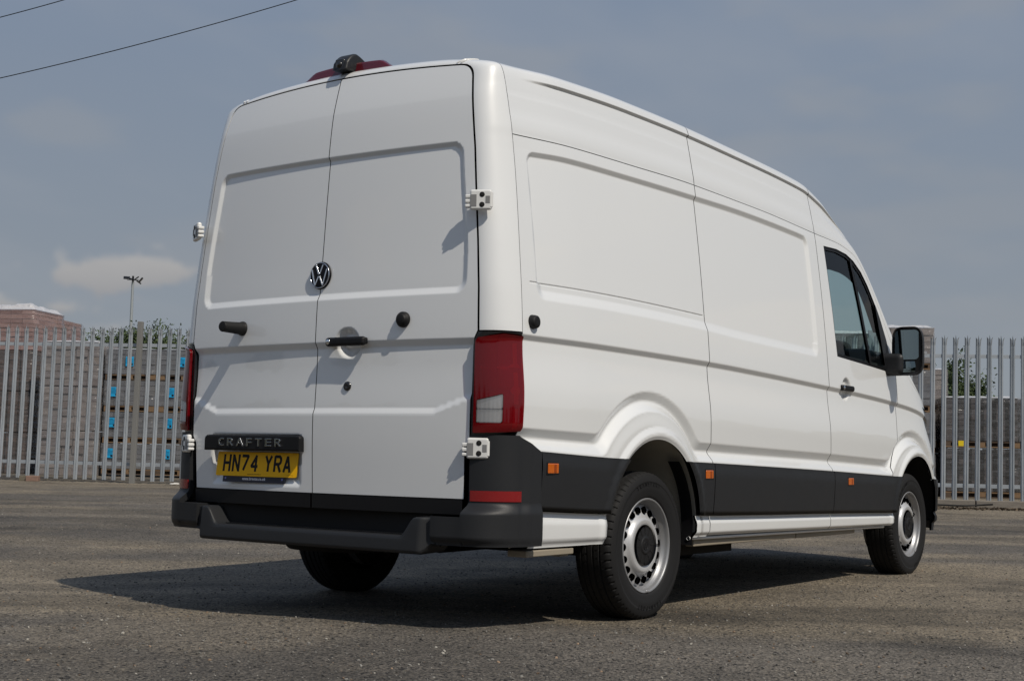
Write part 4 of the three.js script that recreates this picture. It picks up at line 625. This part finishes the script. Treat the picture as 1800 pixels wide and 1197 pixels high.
// ------------------------------------------------------------ builders' merchant stock behind it: packs of bricks and blocks on pallets
const filmT = tex(512, (u, v) => { const n = fbm(u * 5, v * 26, 5, 5, 61), m = fbm(u * 18, v * 18, 4, 18, 62); return clamp(0.5 + 1.5 * (n - 0.5) + 0.8 * (m - 0.5)); });
const woodT = tex(256, (u, v) => { const n = fbm(u * 4, v * 40, 4, 4, 9), k = 0.75 + 0.5 * (n - 0.5); return [k, k * 0.97, k * 0.92]; });
const blockT = tex(256, (u, v) => { const n = fbm(u * 30, v * 30, 3, 30, 19), m = fbm(u * 5, v * 5, 3, 5, 29), k = 0.85 + 0.4 * (n - 0.5) + 0.35 * (m - 0.5); return [k, k, k]; });
const TINTS = {
  red: [[0.36, 0.215, 0.185], [0.33, 0.19, 0.165], [0.40, 0.25, 0.22], [0.29, 0.165, 0.145]], brown: [[0.085, 0.052, 0.040], [0.07, 0.045, 0.037], [0.10, 0.062, 0.048], [0.055, 0.037, 0.032]],
  grey: [[0.245, 0.215, 0.20], [0.22, 0.195, 0.185], [0.27, 0.235, 0.215], [0.20, 0.175, 0.17]], slate: [[0.140, 0.146, 0.158], [0.160, 0.163, 0.172], [0.122, 0.128, 0.140], [0.150, 0.150, 0.152]], dark: [[0.058, 0.049, 0.050], [0.07, 0.058, 0.057], [0.048, 0.042, 0.044], [0.012, 0.011, 0.011]],
};
const blockM = Object.fromEntries(Object.entries(TINTS).map(([k, a]) => [k, a.map((c) => std(...c, 0.88, { map: blockT }))]));
const film = new THREE.MeshPhysicalMaterial({ color: lc(0.95, 0.95, 0.96), roughness: 0.2, transmission: 0.94, thickness: 0, bumpMap: filmT, bumpScale: 0.010, ior: 1.4, specularIntensity: 0.7 });
const filmWhite = new THREE.MeshPhysicalMaterial({ color: lc(0.82, 0.82, 0.83), roughness: 0.35, transmission: 0.45, thickness: 0, bumpMap: filmT, bumpScale: 0.02 });
const wood = [std(0.27, 0.175, 0.10, 0.85, { map: woodT }), std(0.12, 0.085, 0.06, 0.9, { map: woodT })];
const labelM = (() => { const cv = document.createElement('canvas'); cv.width = 128; cv.height = 128; const c = cv.getContext('2d'); c.fillStyle = '#1fa3d8'; c.fillRect(0, 0, 128, 128); c.fillStyle = '#0b4f78'; for (let i = 0; i < 5; i++) c.fillRect(10, 16 + i * 17, 70 + ((i * 37) % 40), 7); c.fillStyle = '#101820'; c.fillRect(84, 88, 32, 30); const t = new THREE.CanvasTexture(cv); t.colorSpace = THREE.SRGBColorSpace; return std(1, 1, 1, 0.5, { map: t }); })();
const boardG = new RoundedBoxGeometry(1, 1, 1, 1, 0.01), stoneCache = {};
const stoneG = (w, h, d, k) => { const key = [w, h, d, k].map((x) => x.toFixed(3)).join(); return stoneCache[key] ??= (() => { const g = new THREE.BoxGeometry(w, h, d), R = rng(k + 3), p = g.attributes.position, off = {}; for (let i = 0; i < p.count; i++) { const c = [p.getX(i) > 0, p.getY(i) > 0, p.getZ(i) > 0].join(); off[c] ??= [0, 0, 0].map(() => (R() - 0.5) * 0.007); p.setXYZ(i, p.getX(i) + off[c][0], p.getY(i) + off[c][1], p.getZ(i) + off[c][2]); } g.computeVertexNormals(); return g; })(); };
// local frame: +x along the fence, +z toward us
function pack(label, s, t, y0, { w = 0.95, d = 0.9, h = 0.5, nx = 4, ny = 5, tint = 'slate', yaw = 0, wrap = 'film', tag: lab = null, pallet = true, noise = 1, crown = false, group = null, name = 'block_pallet', seed = 1, gap = 0.008, lean = 0 }) {
  t += 0.46; const R = rng(seed * 991 + 7), o = thing(name, label, 'pallet', group), [x, z] = fpos(s, t); o.position.set(x, y0, z); o.rotation.set(0, FROT + yaw, lean); let base = 0;
  if (pallet) {
    const pz = d / 2, pm = () => wood[R() < 0.75 ? 0 : 1]; base = 0.10;
    mesh('pallet_stringer', box(w - 0.16, 0.055, d - 0.2, 0, 0.05, 0), wood[1], o);
    for (const k of [-1, 0, 1]) { const m = mesh('pallet_board', boardG, pm(), o); m.scale.set(w, 0.02, 0.09); m.position.set(0, 0.089, k * (pz - 0.05)); const b = mesh('pallet_board', boardG, pm(), o); b.scale.set(w, 0.018, 0.09); b.position.set(0, 0.010, k * (pz - 0.05)); for (const j of [-1, 0, 1]) { const c = mesh('pallet_block', boardG, pm(), o); c.scale.set(0.10, 0.058, 0.09); c.position.set(j * (w / 2 - 0.05), 0.049, k * (pz - 0.05)); } }
  }
  const bw = w / nx, bh = (h - base) / ny, nz = 2, core = mesh('stacked_core', new THREE.BoxGeometry(w - 0.10, h - base - 0.03, d - 0.16), blockM[tint][3], o); core.position.set(0, base + (h - base) / 2 - 0.01, 0); void nz;
  const put = (W, H, D, px, py, pz) => { const k = Math.floor(R() * 3), m = mesh('block', stoneG(W - 0.008, H - 0.005, D - 0.006, k), blockM[tint][Math.floor(R() * 4)], o); m.position.set(px + 0.006 * noise * (R() - 0.5), py, pz + 0.014 * noise * (R() - 0.5)); m.rotation.y = 0.012 * noise * (R() - 0.5); };
  for (let j = 0; j < ny; j++) { for (let i = 0; i < nx; i++) put(bw - gap + 0.008, bh, 0.2, -w / 2 + bw * (i + 0.5), base + bh * (j + 0.5), d / 2 - 0.1); const ns = Math.max(2, Math.round((d - 0.2) / bw)); for (const sx of [-1, 1]) for (let i = 0; i < ns; i++) put(0.2, bh, (d - 0.2) / ns, sx * (w / 2 - 0.1), base + bh * (j + 0.5), d / 2 - 0.2 - (d - 0.2) / ns * (i + 0.5)); }
  if (wrap) {
    const n = (a, b) => fbm(a * 9 + seed * 3, b * 7 + seed, 3, 0, seed) - 0.5, hw = w / 2 + 0.010, hd = d / 2 + 0.012, top = h + 0.006;
    const ring = patch(steps(0, 4, 0.1), steps(base + 0.01, top, 0.06), (u, y) => { const k = Math.floor(clamp(u, 0, 3.999)), f = u - k, c = [[-hw, hd], [hw, hd], [hw, -hd], [-hw, -hd], [-hw, hd]], a = c[k], b = c[k + 1], q = 0.016 * n(u * 1.3, y * 3); const px = lerp(a[0], b[0], f), pz = lerp(a[1], b[1], f), l = Math.hypot(px, pz); return [px * (1 + q / l), y, pz * (1 + q / l)]; }, { flip: true, uv: (u, y) => [u * 0.9, y] });
    mesh('plastic_wrap', ring, wrap === 'white' ? filmWhite : film, o);
    if (crown) mesh('crumpled_cover', patch(steps(-hw - 0.01, hw + 0.01, 0.05), steps(-hd, hd, 0.06), (a, b) => [a, top + crown * (0.35 + 1.1 * fbm(a * 5 + seed, b * 5, 3, 0, 7)) * sst(0, 0.16, hw + 0.02 - Math.abs(a)) * sst(0, 0.1, hd + 0.01 - Math.abs(b)), b], { flip: true, uv: (a, b) => [a, b] }), filmWhite, o);
  }
  if (lab) { const m = mesh('label_sheet', new THREE.BoxGeometry(0.145, 0.165, 0.002), labelM, o); m.position.set(lab[0], lab[1], d / 2 + 0.024); }
  return o;
}
{
  const gy = (s, t) => { const [x, z] = fpos(s, t); return groundY(x, z); };
  const stack = (labels, s, t, n, h, o, y0 = null) => { let y = y0 ?? gy(s, t); for (let k = 0; k < n; k++) { const e = typeof o === 'function' ? o(k) : o; pack(labels[k], s, t, y, { ...e, h, seed: Math.round(s * 17 + t * 5 + k * 3 + 60) }); y += h + 0.012; } };
  const ord = ['bottom', 'second from the bottom', 'third from the bottom', 'top'];
  // tall red-brown brick packs at the left edge
  stack(ord.map((q) => `pack of brown bricks, ${q} of tall stack at left edge`), -1.86, 3.05, 4, 0.722, (k) => ({ w: 1.55, d: 1.1, nx: 7, ny: 9, tint: k > 2 ? 'red' : 'brown', gap: k > 2 ? 0.008 : 0.05, pallet: false, crown: k === 3 ? 0.10 : false, name: 'brick_pallet', yaw: -0.03 }));
  stack(ord.map((q) => `pack of red bricks, ${q}, behind grey blocks`), -1.58, 4.0, 4, 0.705, (k) => ({ w: 0.9, d: 1.0, nx: 4, ny: 9, tint: k > 2 ? 'red' : 'grey', pallet: false, name: 'brick_pallet', yaw: 0.05 }));
  stack(ord.map((q) => `pack of buff paving blocks, ${q}, beside tall bricks`), -0.17, 2.55, 3, 0.765, (k) => ({ w: 1.06, d: 1.0, nx: 5, ny: 6, tint: 'grey', pallet: false, noise: 2.4, wrap: 'film', crown: k === 2 ? 0.03 : false, yaw: 0.02 }));
  // columns of grey blocks with blue label sheets
  const cols = [[0.89, 2.62, 'beside buff blocks'], [1.86, 2.66, 'against the van']];
  for (const [i, [s, t, where]] of cols.entries()) stack(ord.map((q) => `pallet of grey blocks with blue label, ${q}, ${where}`), s, t, 4, 0.535, (k) => ({ w: 0.90, d: 0.92, nx: 5, ny: 5, tint: 'slate', lab: 1, tag: [k === 3 ? (i ? -0.05 : 0.0) : -0.30 + 0.02 * k + 0.04 * i, 0.37 - 0.015 * k], crown: k === 3 ? 0.02 : false }), 0.30);
  // the run hidden behind the van, seen through the cab and over the bonnet
  stack(ord.map((q) => `pallet of grey blocks seen through cab window, ${q}`), 11.9, 3.2, 4, 0.665, (k) => ({ w: 1.0, d: 0.95, nx: 5, ny: 5, tint: 'grey', wrap: 'film', crown: k === 3 ? 0.07 : false }));
  stack(ord.map((q) => `pallet of grey blocks just behind the cab nose, ${q}`), 13.05, 3.2, 4, 0.655, (k) => ({ w: 1.0, d: 0.95, nx: 5, ny: 5, tint: 'slate', wrap: 'film', crown: k === 3 ? 0.06 : false }));
  stack(ord.map((q) => `pale block pallet, ${q} of tall stack at door mirror`), 14.06, 2.9, 4, 0.675, (k) => ({ w: 0.92, d: 0.95, nx: 4, ny: 5, tint: k > 2 ? 'grey' : 'slate', wrap: 'film', crown: k === 3 ? 0.05 : false }));
  stack(['bottom', 'middle', 'top'].map((q) => `light grey block pallet, ${q}, behind the mirror stack`), 14.46, 4.1, 3, 0.70, (k) => ({ w: 0.95, d: 0.9, nx: 4, ny: 7, tint: 'grey', wrap: 'film', crown: k === 2 ? 0.03 : false }));
  stack(['bottom', 'top'].map((q) => `dark wrapped block pallet, ${q} of low stack near van`), 15.27, 2.95, 2, 0.80, (k) => ({ w: 1.18, d: 0.95, nx: 6, ny: 8, tint: 'dark', gap: 0.07, wrap: 'film', crown: k === 1 ? 0.03 : false }));
  stack(['bottom', 'top'].map((q) => `dark wrapped block pallet, ${q} of low stack at right edge`), 16.52, 2.95, 2, 0.80, (k) => ({ w: 1.18, d: 0.95, nx: 6, ny: 8, tint: 'dark', gap: 0.05, wrap: 'film', crown: k === 1 ? 0.03 : false }));
  { const [x, z] = fpos(14.86, 2.44), g = gy(14.9, 2.44); const m = topMesh('yellow_label', box(0.10, 0.085, 0.004, 0, 0, 0, 0.001), std(0.75, 0.55, 0.01, 0.5), 'small yellow label on the pallet edge between the dark packs', 'label'); m.position.set(x, g + 0.875, z); m.rotation.y = FROT; }
  // odd bricks and litter by the fence foot
  const lb = (s, t, w, c, label) => { const [x, z] = fpos(s, t); const m = topMesh('loose_brick', box(w, 0.085, 0.11, 0, 0.04, 0, 0.008), c, label, 'brick'); m.position.set(x, groundY(x, z), z); m.rotation.y = FROT + 0.15; };
  lb(0.47, -0.16, 0.13, std(0.17, 0.15, 0.11, 0.9, { map: blockT }), 'loose grey-brown brick lying against the fence foot');
  lb(0.62, -0.18, 0.19, std(0.27, 0.17, 0.13, 0.9, { map: blockT }), 'loose pinkish brick beside the grey one at fence foot');
  // low concrete edging under the right-hand fence
  { const g = []; for (let i = 0; i < 5; i++) { const [x, z] = fpos(13.2 + i * 0.92, -0.05); const b = box(0.905, 0.16, 0.13, 0, 0.0, 0, 0.012); b.rotateY(FROT); b.translate(x, groundY(x, z) + 0.012, z); g.push(b); }
    const ed = thing('concrete_edging', 'low concrete edging stones along the foot of the right-hand fence', 'kerb'); for (const b of g) mesh('edging_stone', b, std(0.23, 0.205, 0.175, 0.9, { map: blockT }), ed); }
  { const pts = []; for (let i = 0; i <= 10; i++) { const [x, z] = fpos(13.75 + i * 0.105, -0.17 - 0.02 * Math.sin(i * 1.3)); pts.push([x, groundY(x, z) + 0.045 - 0.03 * Math.sin(i / 10 * Math.PI), z]); } topMesh('black_cable', tube(pts, 0.012, 40, 6), M.rubber, 'black cable lying along the edging below the right-hand fence', 'cable'); }
  { const R = rng(9), [x, z] = fpos(2.86, -0.12), g = []; for (let i = 0; i < 7; i++) { const b = new THREE.IcosahedronGeometry(0.02 + 0.02 * R(), 0); b.scale(1.3, 0.5, 0.9); b.rotateY(R() * 6); b.translate(x + (R() - 0.5) * 0.2, groundY(x, z) + 0.012, z + (R() - 0.5) * 0.16); g.push(b); } const o = topMesh('paper_scrap', g, std(0.62, 0.60, 0.55, 0.9), 'white scraps of torn paper at the fence foot beside the van', 'litter'); o.userData.kind = 'stuff'; }
  { // strip of swept dirt and dead leaves below the edging
    const R = rng(15), N = 1500, lf = new THREE.CircleGeometry(1, 5), im = new THREE.InstancedMesh(lf, std(1, 1, 1, 0.95, { side: THREE.DoubleSide }), N), m = new THREE.Matrix4(), c = new THREE.Color();
    for (let i = 0; i < N; i++) { const s = 12.6 + R() * 4.4, t = -0.5 - 0.45 * R() * R() - 0.25 * fbm(s * 2, 1, 2, 0, 3), [x, z] = fpos(s, t), r = 0.008 + 0.02 * R(); m.compose(new THREE.Vector3(x, groundY(x, z) + 0.006 + 0.01 * R(), z), new THREE.Quaternion().setFromEuler(new THREE.Euler(-Math.PI / 2 + (R() - 0.5), R() * 6, R() * 6)), new THREE.Vector3(r, r * 0.6, r)); im.setMatrixAt(i, m); const k = 0.6 + 0.8 * R(); c.setRGB(0.10 * k, 0.075 * k, 0.05 * k); im.setColorAt(i, c); }
    im.name = 'dead_leaves'; im.userData.kind = 'stuff'; tag(im, 'strip of dead leaves and dirt in front of the right-hand edging', 'leaf litter'); scene.add(im);
  }
}
// ------------------------------------------------------------ trees, mast, lamp and overhead wires
const leafM = [std(0.055, 0.085, 0.028, 0.8, { side: THREE.DoubleSide }), std(0.040, 0.065, 0.024, 0.8, { side: THREE.DoubleSide }), std(0.075, 0.105, 0.035, 0.8, { side: THREE.DoubleSide })], barkM = std(0.10, 0.08, 0.06, 0.95);
function tree(label, x, z, y0, h, rx, ry, cy, n, ls, seed, group) {
  const R = rng(seed), o = thing('tree', label, 'tree', group); o.position.set(x, y0, z);
  const limbs = [cyl([0, 0, 0], [0.05 * rx, cy, 0], 0.045 * rx + 0.05, 0.03 * rx + 0.02, 10)]; for (let i = 0; i < 9; i++) { const a = R() * 6.28, e = 0.3 + R() * 0.9, l = rx * (0.6 + 0.5 * R()), b = cy * (0.55 + 0.6 * R()); limbs.push(cyl([0.02 * rx, b, 0], [Math.cos(a) * l * Math.cos(e), b + l * Math.sin(e), Math.sin(a) * l * Math.cos(e)], 0.02 * rx + 0.012, 0.008, 6)); }
  mesh('trunk', limbs, barkM, o);
  const cl = []; for (let i = 0; i < 34; i++) { const a = R() * 6.28, u = R() * 2 - 1, r = 0.45 + 0.55 * Math.sqrt(R()), q = Math.sqrt(1 - u * u); cl.push([Math.cos(a) * q * r * rx, cy + u * r * ry, Math.sin(a) * q * r * rx, 0.20 + 0.26 * R()]); }
  const P = [[], [], []];
  for (let i = 0; i < n; i++) { const c = cl[Math.floor(R() * cl.length)], g = () => (R() + R() + R() - 1.5) * 1.1, px = c[0] + g() * c[3] * rx, py = c[1] + g() * c[3] * ry, pz = c[2] + g() * c[3] * rx, s = ls * (0.6 + 0.8 * R()); const k = Math.floor(R() * 3); const u = new THREE.Vector3(R() - 0.5, R() - 0.5, R() - 0.5).normalize(), w = new THREE.Vector3(R() - 0.5, R() - 0.5, R() - 0.5).cross(u).normalize(); const A = P[k]; A.push(px - u.x * s, py - u.y * s, pz - u.z * s, px + w.x * s * 0.5, py + w.y * s * 0.5, pz + w.z * s * 0.5, px + u.x * s, py + u.y * s, pz + u.z * s, px - u.x * s, py - u.y * s, pz - u.z * s, px + u.x * s, py + u.y * s, pz + u.z * s, px - w.x * s * 0.5, py - w.y * s * 0.5, pz - w.z * s * 0.5); }
  P.forEach((A, k) => { const g = new THREE.BufferGeometry(); g.setAttribute('position', new THREE.Float32BufferAttribute(A, 3)); g.computeVertexNormals(); mesh('crown', g, leafM[k], o).userData.kind = 'stuff'; });
  return o;
}
tree('slender green tree behind the fence, right of the door mirror', 49.4, -12.9, 0, 5.0, 0.95, 1.45, 3.45, 8000, 0.07, 3);
tree('small dark bush top showing right of the slender tree', 50.3, -11.9, 0, 3.6, 0.8, 0.7, 2.85, 1600, 0.085, 8);
const TR = [[32.2, -45.6, 3.9, 1.8, 1.75, 'low green tree just right of the tall brick stack'], [33.0, -44.3, 4.4, 1.7, 1.75, 'green tree directly left of the floodlight mast'], [33.7, -43.2, 4.4, 1.7, 1.75, 'green tree directly right of the fence post below the mast'], [34.6, -42.0, 4.0, 1.7, 1.7, 'green tree nearest the van behind the left-hand fence'], [30.9, -47.4, 3.6, 1.8, 1.3, 'green tree hidden mostly by the tall brick stack']];
TR.forEach(([x, z, cy, rx, ry, l], i) => tree(l, x, z, 0, cy - 0.6 + ry, rx, ry, cy - 0.6, 44000, 0.062, 40 + i, 'trees behind the left-hand fence'));
{ // floodlight mast
  const o = thing('floodlight_mast', 'tall pale steel mast carrying a cluster of floodlights', 'lamp post'); o.position.set(39.75, 0, -52.1); const steel = std(0.36, 0.39, 0.40, 0.5, { metalness: 0.3 });
  mesh('pole', cyl([0, 0, 0], [0, 9.25, 0], 0.11, 0.065, 14), steel, o); mesh('base_plate', box(0.5, 0.04, 0.5, 0, 0.02, 0), steel, o);
  mesh('headframe', [cyl([-0.22, 9.25, 0.30], [0.22, 9.25, -0.30], 0.025, 0.025, 8), cyl([-0.24, 9.35, -0.16], [0.24, 9.35, 0.16], 0.022, 0.022, 8), cyl([0, 9.2, 0], [0, 9.55, 0], 0.05, 0.05, 8)], M.plasticDark, o);
  for (const [x, y, z, ry, rz] of [[-0.62, 9.52, -0.62, 0.9, 0.5], [-0.3, 9.56, -0.75, 0.4, 0.35], [-0.55, 9.42, 0.2, 1.6, 0.3], [0.25, 9.5, 0.3, -0.5, 0.7], [0.62, 9.40, 0.72, -0.9, 0.9], [0.45, 9.22, 0.55, -0.7, -0.6]]) { const f = new THREE.Group(); f.name = 'floodlight'; o.add(f); f.position.set(x * 0.42, 9.28 + (y - 9.28) * 0.7, z * 0.42); f.rotation.set(0, ry, rz); f.scale.setScalar(0.62); mesh('lamp_housing', box(0.46, 0.09, 0.34, 0, 0, 0, 0.03), M.plasticDark, f); mesh('lamp_glass', box(0.38, 0.01, 0.27, 0, -0.048, 0), M.glossBlack, f); }
}
{ const o = thing('street_lamp', 'slim grey street lamp far off at the right edge', 'lamp post'); o.position.set(66.95, 0, -14.25); mesh('pole', cyl([0, 0, 0], [0, 6.0, 0], 0.09, 0.06, 10), M.galv, o); mesh('arm', cyl([0, 5.98, 0], [-0.25, 6.12, -0.5], 0.035, 0.03, 8), M.galv, o); mesh('lantern', box(0.22, 0.12, 0.6, -0.32, 6.14, -0.68, 0.05), M.plasticDark, o); }
{ // two overhead wires crossing the top left corner
  const wire = (a, b, sag, label) => { const pts = []; for (let i = 0; i <= 24; i++) { const t = i / 24 * 1.8 - 0.4; pts.push([lerp(a[0], b[0], t), lerp(a[1], b[1], t) - sag * 4 * t * (1 - t) * 0.25, lerp(a[2], b[2], t)]); } topMesh('overhead_wire', tube(pts, 0.0105, 160, 6), M.rubber, label, 'cable', 'overhead wires'); };
  wire([11.65, 8.759, -22.04], [15.253, 10.59, -16.72], 0.25, 'long black overhead wire, lower of the two in the sky');
  wire([11.543, 10.083, -21.998], [12.304, 10.483, -20.872], 0.02, 'short visible black overhead wire cutting the top left corner');
}

// ------------------------------------------------------------ a belt of trees closes the yard behind us (seen only as reflections in paint and glass)
{
  const R = rng(404), N = 26000, lf = new THREE.CircleGeometry(1, 5), im = new THREE.InstancedMesh(lf, std(1, 1, 1, 0.9, { side: THREE.DoubleSide }), N), m = new THREE.Matrix4(), c = new THREE.Color(), q = new THREE.Quaternion();
  for (let i = 0; i < N; i++) { const a = 0.13 + R() * 4.3, d = 62 + 6 * R(), hh = 1.6 + 6.0 * fbm(a * 14, 3, 4, 0, 17), x = Math.cos(a) * d, z = Math.sin(a) * d, y = hh * Math.sqrt(R()), r = 0.35 + 0.5 * R(); q.setFromEuler(new THREE.Euler(R() * 6, R() * 6, R() * 6)); m.compose(new THREE.Vector3(x, y, z), q, new THREE.Vector3(r, r, r)); im.setMatrixAt(i, m); const k = 0.6 + 0.8 * R(); c.setRGB(0.05 * k, 0.07 * k, 0.03 * k); im.setColorAt(i, c); }
  im.name = 'tree_belt'; im.userData.kind = 'stuff'; tag(im, 'dense belt of dark green trees closing the far side of the yard', 'trees'); im.castShadow = im.receiveShadow = true; scene.add(im);
}

renderer.render(scene, camera);
